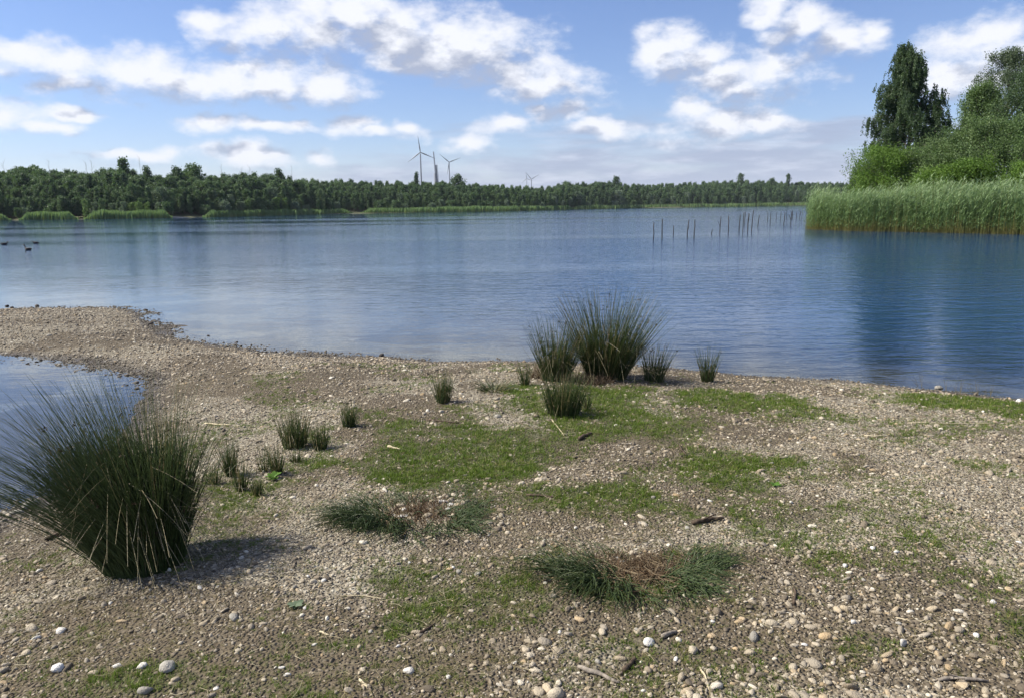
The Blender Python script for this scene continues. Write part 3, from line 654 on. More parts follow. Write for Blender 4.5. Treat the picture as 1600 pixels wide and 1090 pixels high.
for row, (back0, back1, step, fr) in enumerate(((2.5, 6, 15, .40), (8, 14, 13, .62), (17, 26, 13.5, .84), (30, 42, 14, 1.04))):
    px = -30.0 + row * 4
    while px < 1345:
        step_ = step * R2.uniform(.7, 1.3) * (1.0 if px < 560 else 0.95 if px < 900 else 1.05)
        px += step_
        if row == 0 and (262 < px < 305 or R2.random() < .25): continue
        if count >= 285: break
        back = R2.uniform(back0, back1) * (1 if px < 900 else 1.4)
        x, y = far_pos(px, back); full = top_h(px, x, y, float(np.interp(px, [a for a, b in SKY_PX], [b for a, b in SKY_PX])))
        Ht = full * fr * R2.uniform(.70, 1.10)
        if row == 0: vi = R2.choice([5, 6, 6, 7, 7, 4 if px < 500 else 1, 1, 5])
        elif row == 1: vi = R2.choice([1, 1, 2, 5, 4 if px < 260 else 2, 0, 3])
        else: vi = R2.choice([0, 1, 2, 3, 3, 2, 2])
        if vi in (6, 7): Ht = min(Ht, R2.uniform(3.0, 4.8))
        far_tree(vi, px, back, max(Ht, 2.5), None, row=row, wide=R2.uniform(.62, .98) * (1.05 if vi in (2, 3) and row > 1 else 1)); count += 1
# mass behind
pts = []; scl = []; rot = []; var = []
for px in np.arange(-120, 1420, 3.2):
    for back0, fr in ((7, .42), (16, .6), (27, .74), (38, .84), (50, .9), (64, .94)):
        q = px + R2.uniform(-3, 3); back = back0 * R2.uniform(.85, 1.2) * (1 if q < 900 else 1.4)
        if fr < .6 and (255 < q < 312 or R2.random() < .5): continue
        x, y = far_pos(q, back); full = top_h(q, x, y, float(np.interp(q, [a for a, b in SKY_PX], [b for a, b in SKY_PX])))
        Ht = max(full * fr * R2.uniform(.78, 1.04), 3); v = R2.choice([0, 2, 2, 3, 3, 2, 1, 0]); s = Ht / 10
        pts.append((x, y, ground_h(x, y))); scl.append((s * .85, s * .85, s)); rot.append((0, 0, R2.uniform(0, 6.28))); var.append(v)
tag(scatter('forest', pts, rot, scl, var, proto_collection('far_wood', [VAR[i][2] for i in range(4)])), 'continuous dark green wood filling the shore across the lake', 'forest')
# bare dead tops sticking out of the wood
for i, (px, top) in enumerate(((15, 257), (85, 254), (142, 258), (151, 255), (226, 250), (351, 262), (381, 266), (395, 264), (460, 263))):
    x, y = far_pos(px, 38); Ht = top_h(px, x, y, top) + 1.0; rg = np.random.default_rng(i)
    s = np.linspace(0, 1, 6); Pm = [np.stack([rg.normal(0, .12, 6) * s, rg.normal(0, .12, 6) * s, s * Ht], 1)]; Rm = [0.08 * (1 - s) + 0.015]
    for k in range(8):
        b0 = Pm[0][3] * (1 - k / 8) + Pm[0][5] * (k / 8); a = rg.uniform(0, 6.28); L = rg.uniform(.8, 1.8)
        Pm.append(b0 + np.stack([np.cos(a) * .6 * s * L, np.sin(a) * .6 * s * L, s * L], 1)); Rm.append(0.025 * (1 - s) + 0.01)
    V, Fq = tubes(np.array(Pm), np.array(Rm), 4)
    tag(obj('dead_tree', mesh('dead_tree', V, Fq, M_BARK), None, (x, y, ground_h(x, y))), 'thin bare dead tree poking above the far wood', 'tree', 'bare dead trees in the far wood')

# sandy beach patch on the far shore
m_sand, t = material("pale_sand"); tcn = t.node('ShaderNodeTexCoord'); principled(t, t.mix(t.noise(tcn.outputs['Object'], 1.2, 5), (.30, .26, .20), (.52, .47, .38)), 0.9, 0.1)
x0, y0 = far_pos(285, 2.0); V = []; rg = np.random.default_rng(3); nn = 22
for r_ in (0, .5, 1.0):
    for k in range(nn):
        a = k / nn * 6.283; q = r_ * (1 + .18 * math.sin(3 * a) + .1 * math.sin(5 * a + 1)); xx = x0 + 5.4 * q * math.cos(a); yy = y0 + 4.2 * q * math.sin(a)
        V.append((xx, yy, max(ground_h(xx, yy), -.25) + .12 * (1 - r_) + .05))
Fq = [(i * nn + k, i * nn + (k + 1) % nn, (i + 1) * nn + (k + 1) % nn, (i + 1) * nn + k) for i in range(2) for k in range(nn)]
tag(obj('beach', mesh('beach', V, Fq, m_sand, smooth=True)), kind='structure')

# ------------------------------------------------------------------ wind turbines and crane
m_backlit, t = material("backlit_turbine_grey"); tcn = t.node('ShaderNodeTexCoord'); principled(t, t.mix(t.noise(tcn.outputs['Object'], .3, 4), (.13, .14, .165), (.19, .20, .23)), 0.45, 0.4)  # backlit silhouette tone put into the colour; the turbines themselves are light grey
m_steel, t = material("grey_steel"); tcn = t.node('ShaderNodeTexCoord'); principled(t, t.mix(t.noise(tcn.outputs['Object'], .4, 4), (.22, .23, .27), (.36, .37, .42)), 0.5, 0.4)
m_dark, t = material("dark_blue_steel"); tcn = t.node('ShaderNodeTexCoord'); principled(t, t.mix(t.noise(tcn.outputs['Object'], .4, 4), (.05, .055, .09), (.09, .10, .15)), 0.5, 0.4)
def turbine(px, hub_px, dist, blade, angles, label, yaw=0.0):
    x, y = az_pt(px, dist); z0 = ground_h(x, y); d = ray(px, hub_px); hz = CAM[2] + d[2] / math.hypot(d[0], d[1]) * dist
    e = obj('wind_turbine', None, None, (x, y, z0)); tag(e, label, 'wind turbine', 'wind turbines behind the far wood')
    Hh = hz - z0; s = np.linspace(0, 1, 8)
    V, Fq = tubes(np.stack([0 * s, 0 * s, s * (Hh - 1.2) - 2], 1)[None], (2.3 - 1.0 * s)[None], 14)
    obj('tower', mesh('tower', V, Fq, m_backlit, smooth=True), e)
    face = math.atan2(-y, -x) + yaw                       # rotor turned towards the lake
    fx = np.array([math.cos(face), math.sin(face), 0]); sx = np.array([-fx[1], fx[0], 0])  # sx points to the viewer's left... mirrored below
    s = np.array([-6, -5, -2, 2, 3.6, 4.4]); rr = np.array([.3, 1.7, 2.0, 1.9, 1.3, .1])
    V, Fq = tubes((np.array([0, 0, Hh]) + fx * s[:, None])[None], rr[None], 12)
    obj('nacelle', mesh('nacelle', V, Fq, m_backlit, smooth=True), e)
    hub = np.array([0, 0, Hh]) + fx * 4.2
    s = np.linspace(-1.6, 1.6, 7); V, Fq = tubes((hub + fx * s[:, None])[None], np.sqrt(np.maximum(1.62 ** 2 - s ** 2, 0.0))[None], 12)
    obj('hub', mesh('hub', V, Fq, m_backlit, smooth=True), e)
    for a in angles:                                       # angle clockwise from up, as seen from the lake
        dirv = np.array([0, 0, 1]) * math.cos(R(a)) + sx * -1 * -math.sin(R(a)) * 1.0 if False else np.array([0, 0, 1]) * math.cos(R(a)) + sx * math.sin(R(a))
        u = np.linspace(0, 1, 9); ch = blade / 40 * np.interp(u, [0, .06, .2, .5, 1], [.9, 1.0, 1.75, 1.1, .25])
        c = hub + dirv * (u * blade)[:, None]; w_ = np.cross(dirv, fx)
        prof = [(1, 0), (.3, .16), (-.6, .13), (-1, 0), (-.6, -.1), (.3, -.12)]
        V = np.array([[c[i] + w_ * ch[i] * a_ + fx * ch[i] * b_ * (1.6 - u[i]) for a_, b_ in prof] for i in range(9)]).reshape(-1, 3)
        Fq = np.array([(i * 6 + k, i * 6 + (k + 1) % 6, (i + 1) * 6 + (k + 1) % 6, (i + 1) * 6 + k) for i in range(8) for k in range(6)])
        obj('blade', mesh('blade', V, Fq, m_backlit, smooth=True), e)
turbine(659.8, 238.5, 2000, 40, (-7, 113, -127), 'tallest wind turbine with one blade pointing straight up')
turbine(703.8, 253.8, 2600, 40, (-50, 70, 190), 'second wind turbine with two blades raised in a wide V')
turbine(830.7, 280.4, 3300, 38, (-40, 60, 180), 'low wind turbine whose raised blades just clear the trees')
turbine(823.5, 279.4, 4400, 38, (-9, 111, -129), 'faintest wind turbine just showing behind the low one')
# lattice crane with half-built tower beside it
dist = 1950; x, y = az_pt(683.5, dist); z0 = ground_h(x, y)
def hgt_at(px_y, px_x=683): d = ray(px_x, px_y); return CAM[2] + d[2] / math.hypot(d[0], d[1]) * dist - z0
e = obj('lattice_crane', None, None, (x, y, z0)); tag(e, 'tall thin lattice crane between the two big wind turbines', 'crane')
def lattice(p0, p1, w0, w1, n, r):
    p0 = np.array(p0, float); p1 = np.array(p1, float); ax = unit(p1 - p0); A = unit(np.cross(ax, [0, 1, 0.01])); B = np.cross(ax, A); L = []
    cor = [(1, 1), (-1, 1), (-1, -1), (1, -1)]
    lv = [[p0 + (p1 - p0) * (i / n) + (A * a + B * b) * ((w0 + (w1 - w0) * i / n) / 2) for a, b in cor] for i in range(n + 1)]
    for i in range(n):
        for k in range(4):
            L.append((lv[i][k], lv[i + 1][k])); L.append((lv[i][k], lv[i + 1][(k + 1) % 4])); L.append((lv[i][k], lv[i][(k + 1) % 4]))
    Pn = np.array([[a, b] for a, b in L]); return tubes(Pn, np.full((len(L), 2), r), 4)
V, Fq = lattice((1.0, 0, 2), (-5.5, 0, hgt_at(237)), 4.5, 1.6, 26, .32); obj('boom', mesh('boom', V, Fq, m_steel), e)
V, Fq = lattice((2.5, 0, 2), (-0.5, 0, hgt_at(258)), 4.0, 2.4, 16, .55); obj('mast', mesh('mast', V, Fq, m_dark), e)
V, Fq = tubes(np.array([[[3.2, 0, hgt_at(258)], [3.0, 0, hgt_at(266)], [4.5, 0, hgt_at(275)], [4, 0, 0]]]), np.full((1, 4), .5), 4); obj('back_stay', mesh('back_stay', V, Fq, m_dark), e)
V, Fq = tubes(np.array([[[0, 0, -.5], [0, 0, 0], [0, 0, 3.4], [0, 0, 3.6]]]), np.array([[0.1, 5.5, 5.0, .1]]), 4); obj('undercarriage', mesh('undercarriage', V, Fq, m_dark), e)
x, y = az_pt(682.0, dist + 25); z0 = ground_h(x, y); s = np.linspace(0, 1, 6)
V, Fq = tubes(np.stack([0 * s, 0 * s, s * hgt_at(269) - 2], 1)[None], (4.6 - .9 * s)[None], 14)
V2, F2 = tubes(np.stack([0 * s[:2], 0 * s[:2], np.array([hgt_at(269) - 2, hgt_at(269) - 1.9])], 1)[None], np.array([[3.7, .05]]), 14, len(V))
tag(obj('tower_stump', mesh('tower_stump', np.vstack([V, V2]), np.vstack([Fq, F2]), m_steel, smooth=True), None, (x, y, z0)), 'half-built grey tower right behind the lattice crane', 'tower')

# ------------------------------------------------------------------ thin summer haze over the lake
m_haze, t = material("haze_air"); pv = t.node('ShaderNodeVolumePrincipled'); pv.inputs['Color'].default_value = (.80, .88, 1.0, 1); pv.inputs['Density'].default_value = 0.00006; pv.inputs['Anisotropy'].default_value = 0.0
t.link(pv.outputs[0], t.out.inputs['Volume'])
a, b, zl, zh = 9300, 9300, -5.0, 215.0
V = [(-a, -1000, zl), (a, -1000, zl), (a, b, zl), (-a, b, zl), (-a, -1000, zh), (a, -1000, zh), (a, b, zh), (-a, b, zh)]
tag(obj('haze', mesh('haze', V, [(3, 2, 1, 0), (4, 5, 6, 7), (0, 1, 5, 4), (1, 2, 6, 5), (2, 3, 7, 6), (3, 0, 4, 7)], m_haze)), kind='stuff')

# ------------------------------------------------------------------ stakes in the lake
STAKES = [(1021, 375, 348, 9, 0, 0), (1033, 374, 343, 8, 2, 0), (1052, 368, 353, 3, 0, 0), (1073, 370.5, 344, 8, 2, 1), (1083, 373, 345, 5, 2, 0), (1112, 366, 359, 3, 0, 0),
          (1124, 364.5, 339, 5, 1, 1), (1137, 365.5, 338, 7, 1, 0), (1154.5, 361.6, 336.5, 5, 1, 0), (1160, 362.7, 332, 6, 1.5, 0), (1163.5, 352, 332, 4, 0, 0), (1168, 361.6, 334, 9, 1, 1),
          (1173, 361.6, 329.5, 6, 3, 0), (1183, 355, 336.5, 5, 2, 0), (1199, 345.7, 330, 4, 0, 0), (1203, 351, 332, 4, 1, 0), (1213, 343, 332, 3, 0, 0), (1218.6, 344.6, 331, 4, 1, 0),
          (1223.5, 352, 332, 4, 2, 0), (1235, 352, 332, 4, 1, 1), (1230, 342, 331, 4, -2, 0), (1236, 341.5, 331, 5, 1, 1), (1239.5, 341.5, 330, 5, -2, 1), (1243, 342, 331, 5, 2, 0), (1248, 341.5, 329.5, 5, 3, 1), (1252, 342, 332, 4, 1, 0)]
for i, (px, base, top, wpx, leanpx, fork) in enumerate(STAKES):
    b = on_plane(px, base); k = m_per_px(b); Ht = (base - top) * k; rg = np.random.default_rng(i + 50)
    rad = max(0.03, wpx / 4.7 * 0.5 * k * 0.85); s = np.linspace(0, 1, 7)
    Pm = np.stack([leanpx * k * s + rg.normal(0, .02, 7) * s, rg.normal(0, .02, 7) * s, -0.9 + (Ht + 0.9) * s], 1)
    V, Fq = tubes(Pm[None], (rad * (1.15 - .4 * s) * rg.uniform(.92, 1.08, 7))[None], 8)
    capi = np.arange(8)[None] + 6 * 8
    far_ = px > 1226
    if i == 0: lb, gp = 'thick dark stake at the open-water end of the stake row', None
    elif i == 1: lb, gp = 'tall dark stake next to the one ending the row', None
    elif far_: lb, gp = 'thin crooked stake in the tangled cluster by the reed tip', 'tangled stakes by the reed tip'
    elif px < 1115: lb, gp = 'weathered stake in the sparse open-water part of the row', 'stakes in the open water'
    elif px < 1190: lb, gp = 'weathered stake in the dense middle of the stake row', 'stakes in the middle of the row'
    else: lb, gp = 'thin distant stake between the dense row and the reed tip', 'stakes near the reed tip'
    o = tag(obj('wooden_stake', None if False else mesh('wooden_stake', V, [Fq, capi], M_STAKE, smooth=False), None, tuple(b)), lb, 'stake', gp)
    if fork:
        for q in range(fork + (2 if far_ else 0)):
            a = rg.uniform(0, 6.28); p0 = Pm[4 + q % 2]; L = Ht * rg.uniform(.3, .5)
            Pb = p0 + np.stack([np.cos(a) * .5 * s * L, np.sin(a) * .5 * s * L, s * L], 1)
            V, Fq = tubes(Pb[None], (rad * .6 * (1.1 - .7 * s))[None], 6); obj('branch_stub', mesh('branch_stub', V, Fq, M_STAKE), o)
# pale dead stems at the end of the reed bed
for i, (px, base, top, lean, kn, lb) in enumerate(((1542, 364.5, 326, 2, 0, 'straight pale dead post standing before the reeds'), (1562.5, 364.5, 337, -1, -1.5, 'short crooked pale stem just past the straight pale post'),
        (1582, 362, 327, -9, 2, 'slanting forked pale stem among the reeds'), (1587.5, 362.5, 333, -3, 1, 'thin pale stem crossing the slanting forked one'), (1588.5, 363.5, 326, -1, -2, 'wavy pale stem beside the thick bleached one'), (1595, 362, 320, -4, 3, 'thick bleached stem with bent top at the reed edge'))):
    b = on_plane(px, base); b = b - np.array([0, .25, 0]); k = m_per_px(b); Ht = (base - top) * k; s = np.linspace(0, 1, 7); rg = np.random.default_rng(i + 9)
    Pm = np.stack([lean * k * s + kn * k * np.sin(s * 5), 0 * s, -.6 + (Ht + .6) * s], 1)
    V, Fq = tubes(Pm[None], ((.052 if i in (0, 5) else .036) * (1.1 - .6 * s))[None], 7)
    o = tag(obj('dead_sapling', mesh('dead_sapling', V, Fq, M_DEADWOOD, smooth=True), None, tuple(b)), lb, 'dead stem', 'pale dead stems by the reeds')
    if i in (2, 5):
        Pb = Pm[4] + np.stack([-.25 * s, .05 * s, .55 * s], 1); V, Fq = tubes(Pb[None], (.025 * (1.1 - .7 * s))[None], 6); obj('fork', mesh('fork', V, Fq, M_DEADWOOD, smooth=True), o)

# ------------------------------------------------------------------ water birds
m_bird, t = material("dark_plumage"); tcn = t.node('ShaderNodeTexCoord'); principled(t, t.mix(t.noise(tcn.outputs['Object'], 14, 4), (.012, .011, .012), (.05, .04, .035)), 0.6, 0.3)
m_bill, t = material("dull_yellow_bill"); tcn = t.node('ShaderNodeTexCoord'); principled(t, t.mix(t.noise(tcn.outputs['Object'], 30, 2), (.22, .16, .05), (.30, .22, .08)), 0.5, 0.4)
def bird(px, py, face, neck, size, lb):
    b = on_plane(px, py)
    spine = np.array([(-.24, 0, .09), (-.19, 0, .065), (-.10, 0, .05), (0, 0, .045), (.09, 0, .055), (.145, 0, .085), (.165, 0, .12 + .3 * neck), (.17, 0, .15 + .7 * neck), (.19, 0, .175 + neck), (.225, 0, .18 + neck), (.25, 0, .175 + neck)])
    rr = np.array([.004, .03, .07, .085, .078, .055, .034, .028, .034, .03, .006])
    V, Fq = tubes(spine[None], rr[None], 12)
    V[:, 1] *= np.where(V[:, 0] < .12, 1.15, 1.0)
    o = tag(obj('water_bird', mesh('water_bird', V, Fq, m_bird, smooth=True), None, tuple(b), (0, 0, face), (size,) * 3), lb, 'bird', 'birds swimming on the lake')
    V, Fq = tubes(np.array([[(.24, 0, .176 + neck), (.265, 0, .172 + neck), (.295, 0, .168 + neck)]]), np.array([[.014, .011, .002]]), 8); obj('bill', mesh('bill', V, Fq, m_bill, smooth=True), o)
    for sd_ in (-1, 1):
        V, Fq = tubes(np.array([[(.08, .07 * sd_, .075), (0, .088 * sd_, .085), (-.10, .07 * sd_, .09), (-.2, .02 * sd_, .10)]]), np.array([[.01, .035, .03, .004]]), 8); obj('wing', mesh('wing', V, Fq, m_bird, smooth=True), o)
bird(44, 391, math.pi - .2, .09, 1.0, 'dark swimming bird with its neck stretched up')
bird(56, 380.5, math.pi + .3, -.03, .85, 'small dark bird sitting low on the water')
bird(7, 382.5, .5, .03, .9, 'dark bird swimming farthest out from the wooded end')

# ------------------------------------------------------------------ stones
def stone_mesh(seed, flat=0.6):
    import bmesh
    bm = bmesh.new(); bmesh.ops.create_icosphere(bm, subdivisions=2, radius=1.0); rg = np.random.default_rng(seed)
    ax = rg.normal(size=(7, 3)); ax = unit(ax); am = rg.uniform(.42, .9, 7); st = rg.uniform(.75, 1.2, 3); st[2] = flat * rg.uniform(.8, 1.1)
    for v in bm.verts:
        c = np.array(v.co); d = ax @ c
        k = 1.0
        for i in range(7):
            if d[i] > am[i]: k = min(k, am[i] / d[i])        # worn facets
        k *= 1 + 0.06 * math.sin(3 * c[0] + seed) * math.cos(4 * c[1] + seed)
        v.co = Vector(c * k * st)
    me = bpy.data.meshes.new('stone'); bm.to_mesh(me); bm.free(); me.polygons.foreach_set('use_smooth', np.ones(len(me.polygons), bool)); me.materials.append(M_STONE); return me
STONES = [stone_mesh(i, .5 + .06 * (i % 5)) for i in range(10)]
def with_mat(me, m): c = me.copy(); c.materials.clear(); c.materials.append(m); return c
SM = {m: [with_mat(STONES[i], m) for i in range(10)] for m in (M_PALE, M_OCHRE, M_BEIGE, M_GREY, M_WET)}; SM[M_STONE] = STONES
NAMED = [(637, 1048, 23, M_PALE, 'bright white angular stone lying alone on brown turf'), (905, 968, 21, M_OCHRE, 'flat ochre stone before the straw-filled grass ring'), (940, 988, 20, M_BEIGE, 'round beige pebble between the ochre stone and pinkish cobble'),
         (1015, 1005, 27, M_PALE, 'large pinkish-white cobble amid the pebble patch'), (996, 985, 17, M_BEIGE, None), (1113, 995, 19, M_OCHRE, 'knobbly ochre cobble in the pebble patch'), (1178, 996, 27, M_GREY, 'large smooth grey cobble in the pebble patch'),
         (1172, 1020, 27, M_BEIGE, None), (1148, 1013, 13, M_OCHRE, None), (1160, 967, 14, M_OCHRE, None), (1206, 975, 25, M_BEIGE, None), (1240, 972, 22, M_BEIGE, None), (842, 1081, 20, M_BEIGE, None), (868, 1086, 34, M_BEIGE, 'biggest beige cobble beside the grey driftwood stick'),
         (1238, 1042, 22, M_BEIGE, None), (1108, 1050, 17, M_BEIGE, None), (1082, 1017, 23, M_BEIGE, None), (970, 1030, 19, M_BEIGE, None), (875, 988, 12, M_PALE, None), (1411, 1008, 17, M_PALE, 'upright white stone casting a dark shadow on the gravel'),
         (1526, 993, 16, M_PALE, 'pale stone at the edge of a small turf patch'), (1333, 972, 14, M_PALE, None), (1290, 995, 20, M_OCHRE, None), (703, 888, 14, M_OCHRE, 'small orange-yellow stone in a row of pebbles'), (640, 879, 10, M_PALE, None), (717, 893, 12, M_GREY, None), (746, 896, 14, M_GREY, None),
         (778, 651, 17, M_GREY, 'single grey rock on the gravel before the rushes'), (597, 556, 13, M_WET, 'dark rock sitting right at the waterline'), (1468, 606, 17, M_GREY, 'grey rock at the water edge by the bright grass'), (1592, 628, 15, M_PALE, 'white stone in the bright shore grass'),
         (52, 789, 34, M_GREY, 'large flat grey stone at the inlet edge'), (26, 801, 22, M_GREY, None), (14, 806, 16, M_BEIGE, None), (365, 966, 23, M_GREY, 'rounded grey stone by the leafy rosette'), (441, 1042, 12, M_PALE, None), (449, 1054, 13, M_PALE, None), (264, 1044, 36, M_GREY, 'flat wide grey stone below the big rush tussock'),
         (95, 985, 24, M_PALE, None), (40, 1020, 22, M_BEIGE, None), (51, 983, 26, M_BEIGE, None), (197, 586, 11, M_WET, 'dark stone at the end of the inlet'), (184, 1041, 22, M_PALE, None), (222, 1041, 20, M_PALE, None), (92, 1045, 30, M_PALE, None),
         (228, 1078, 26, M_GREY, None), (146, 1052, 20, M_BEIGE, None), (313, 918, 14, M_PALE, None), (1455, 1012, 17, M_BEIGE, None), (1380, 905, 12, M_BEIGE, None), (1320, 884, 12, M_PALE, None), (1577, 920, 14, M_OCHRE, None), (1552, 940, 15, M_PALE, None),
         (1363, 856, 13, M_PALE, None), (1400, 862, 12, M_PALE, None), (1383, 1032, 13, M_OCHRE, None)]
# dark stones off the tip of the spit
for q in ((11, 478.5, 8), (19, 481.5, 9), (49, 481, 9), (57, 478.5, 9), (228, 484.5, 8), (233, 488, 6), (235, 506.5, 11), (249, 491.5, 4), (261, 504.5, 5), (248, 499, 5), (230, 497, 5), (326, 524.5, 6), (370, 534.5, 5), (393, 539, 6), (120, 508.5, 9), (210, 501.5, 8)):
    NAMED.append((q[0], q[1], q[2], M_WET, None))
nst = 0
def place_stone(px, py, wpx, m, lb=None, grp=None):
    global nst
    p = at(px, py); k = m_per_px(p); r_ = wpx * k * .5; rg = random
    o = obj('stone', SM[m][rg.randrange(10)], None, (p[0], p[1], p[2] + r_ * .10), (rg.uniform(-.2, .2), rg.uniform(-.2, .2), rg.uniform(0, 6.28)), (r_ * rg.uniform(.95, 1.1), r_ * rg.uniform(.75, .95), r_ * rg.uniform(.85, 1.1)))
    cls = {M_PALE: 'pale cream stone lying on the gravel shore', M_OCHRE: 'ochre brown stone lying on the gravel shore', M_BEIGE: 'rounded beige pebble lying on the gravel shore', M_GREY: 'smooth grey stone lying on the gravel shore',
           M_WET: 'dark wet stone at the edge of the lake', M_STONE: 'small grey-brown pebble among the gravel'}[m]
    zone = 'at the lake edge' if m is M_WET else 'on the gravel below the big rush tussock' if px < 430 and py > 760 else 'on the brown turf around the bright white stone' if px < 850 and py > 860 else \
           'in the pebble patch before the straw-filled ring' if px < 1260 and py > 925 else 'on open gravel past the straw-filled ring' if px > 1150 and py > 780 else 'on the middle gravel around the turf patches' if px > 560 else 'on the gravel along the inlet side'
    cls = cls.split(' lying')[0].split(' among')[0].split(' at the')[0] + ' ' + zone
    tag(o, lb or cls, 'stone', None if lb else cls); nst += 1
    if lb and 'upright' in lb: o.rotation_euler = (1.3, .2, .4); o.location.z += r_ * .4
    return o
for q in NAMED: place_stone(*q)
# stones heaped inside the first flattened grass ring
for i in range(34):
    a = random.uniform(0, 6.28); q = math.sqrt(random.random()); place_stone(672 + 62 * q * math.cos(a) , 790 - 8 * math.cos(a) * q + 19 * q * math.sin(a), random.uniform(9, 17), random.choice([M_BEIGE, M_PALE, M_STONE, M_STONE]), 'pale pebble heaped inside the ring of flattened rushes', 'pebbles inside the rush ring')
for o in [o for o in COL.objects if o.get('group') is None and o.get('label') == 'pale pebble heaped inside the ring of flattened rushes']: o['group'] = 'pebbles inside the rush ring'
while nst < 296:
    px = random.uniform(-10, 1610); py = 640 + 450 * random.random() ** .6
    p = at(px, py); n_ = land(np.array([p[0]]), np.array([p[1]]))[1][0]
    if n_ < .1: continue
    g1 = masks(np.array([p[0]]), np.array([p[1]]), np.array([n_]))[0][0]
    if random.random() < g1 * .8: continue
    place_stone(px, py, random.choice([9, 9, 10, 10, 11, 12, 14]) * (0.85 + .3 * (py - 640) / 450), random.choice([M_STONE] * 5 + [M_BEIGE, M_PALE, M_GREY, M_BEIGE]))

# gravel, beyond counting
def shore_points(n, x0, x1, y0, y1, seed):
    rg = np.random.default_rng(seed); x = rg.uniform(x0, x1, n); y = rg.uniform(y0, y1, n)
    k = (np.abs(x) < y * .74 + 2.0); x = x[k]; y = y[k]; h, nn_ = land(x, y); k = nn_ > -.35; return x[k], y[k], h[k], nn_[k], rg
GN = []; GP = []; GS = []; GR = []; GV = []
for (n, x0, x1, y0, y1, rmed, seed) in ((100000, -5.4, 5.4, 1.3, 4.6, .0056, 1), (125000, -7, 9, 4.4, 9.5, .0074, 2), (105000, -13.5, -1, 8.0, 15.6, .0105, 3), (3600, -5, 6, 1.4, 6, .0105, 4), (8500, -13.5, 9, 6, 15.6, .015, 5), (1200, -.2, 2.0, 2.1, 3.0, .011, 6), (150000, -5.4, 5.4, 1.4, 5.2, .0038, 7)):
    x, y, h, nn_, rg = shore_points(n, x0, x1, y0, y1, seed); g1, s1, w1 = masks(x, y, nn_)
    keep = rg.uniform(0, 1, len(x)) < np.clip(1.05 - .80 * np.clip(g1, 0, 1) - .35 * np.clip(s1, 0, 1) - .35 * np.clip(field(SB, x, y), 0, 1), .14, 1) * (0.55 + .9 * (fbm(x, y, 3.0, 3, 77) > .42))
    x, y, h, s1, nn_ = x[keep], y[keep], h[keep], s1[keep], nn_[keep]; r_ = rmed * np.exp(rg.normal(0, .48, len(x))); r_ = np.minimum(r_, .03)
    GP.append(np.stack([x, y, h + r_ * .05], 1)); GS.append(np.stack([r_ * rg.uniform(.9, 1.3, len(x)), r_ * rg.uniform(.7, 1.0, len(x)), r_ * rg.uniform(.7, 1.1, len(x))], 1))
    GR.append(np.stack([rg.normal(0, .3, len(x)), rg.normal(0, .3, len(x)), rg.uniform(0, 6.28, len(x))], 1)); GV.append(rg.integers(0, 10, len(x))); GN.append(nn_ + rg.normal(0, .05, len(x)))
print("gravel", sum(len(a) for a in GP))
GP, GR, GS, GV, GN = np.vstack(GP), np.vstack(GR), np.vstack(GS), np.concatenate(GV), np.concatenate(GN); k = GN > .16
tag(scatter('gravel', GP[k], GR[k], GS[k], GV[k], proto_collection('pebble_kind', STONES)), 'loose pale gravel covering the lake shore', 'gravel')
M_DAMP = rock_mat("damp_stone", [(0, (.04, .033, .024)), (.4, (.10, .085, .06)), (.8, (.17, .145, .105)), (1, (.30, .27, .21))])
k = ~k; tag(scatter('wet_gravel', GP[k], GR[k], GS[k], GV[k], proto_collection('damp_pebble', [with_mat(q, M_DAMP) for q in STONES])), 'dark damp gravel along the waterline', 'gravel')

# short turf
def tuft_mesh(seed, n=16, hgt=.035, spread=.022, mt=None, flat=0):
    rg = np.random.default_rng(seed); root = np.column_stack([rg.normal(0, spread * .7, (n, 2)), np.zeros(n) - .004]); az = rg.uniform(0, 6.28, n); el = rg.uniform(.5, 1.45, n) * (.5 if flat else 1); L = hgt * rg.uniform(.5, 1.25, n)
    u = np.linspace(0, 1, 4); d = np.stack([np.cos(az) * np.cos(el), np.sin(az) * np.cos(el), np.sin(el)], 1)
    P = root[:, None] + d[:, None] * (L[:, None] * u)[..., None]; P[:, :, 2] -= .3 * L[:, None] * u ** 2 * np.cos(el)[:, None]
    V, Fq = ribbons(P, np.repeat((.0016 * np.array([.9, 1, .7, .05]))[None], n, 0), np.stack([-np.sin(az), np.cos(az), 0 * az], 1))
    return mesh('turf_tuft', V, Fq, mt or M_TURF, attrs={'rnd': np.repeat(rg.uniform(.15, .85, n), 8)})
TP = []; TS = []
for (n, x0, x1, y0, y1, sc, seed) in ((80000, -5.4, 5.4, 1.4, 4.8, .8, 21), (95000, -7, 9, 4.6, 9.5, 1.0, 22)):
    x, y, h, nn_, rg = shore_points(n, x0, x1, y0, y1, seed); g1, s1, w1 = masks(x, y, nn_)
    keep = (rg.uniform(0, 1, len(x)) < np.clip(g1 * .9 - .02, 0, .72)) & (nn_ > .12)
    x, y, h, g1 = x[keep], y[keep], h[keep], g1[keep]
    TP.append(np.stack([x, y, h], 1)); TS.append(np.repeat((sc * rg.uniform(.55, 1.15, len(x)) * (.5 + .6 * np.clip(g1, 0, 1)))[:, None], 3, 1))
TP = np.vstack(TP); TS = np.vstack(TS); rg = np.random.default_rng(2); print("turf", len(TP))
tag(scatter('turf_grass', TP, np.stack([0 * TP[:, 0], 0 * TP[:, 0], rg.uniform(0, 6.28, len(TP))], 1), TS, rg.integers(0, 6, len(TP)), proto_collection('turf_tuft', [tuft_mesh(i) for i in range(6)])), 'short green turf growing in patches on the gravel', 'grass')

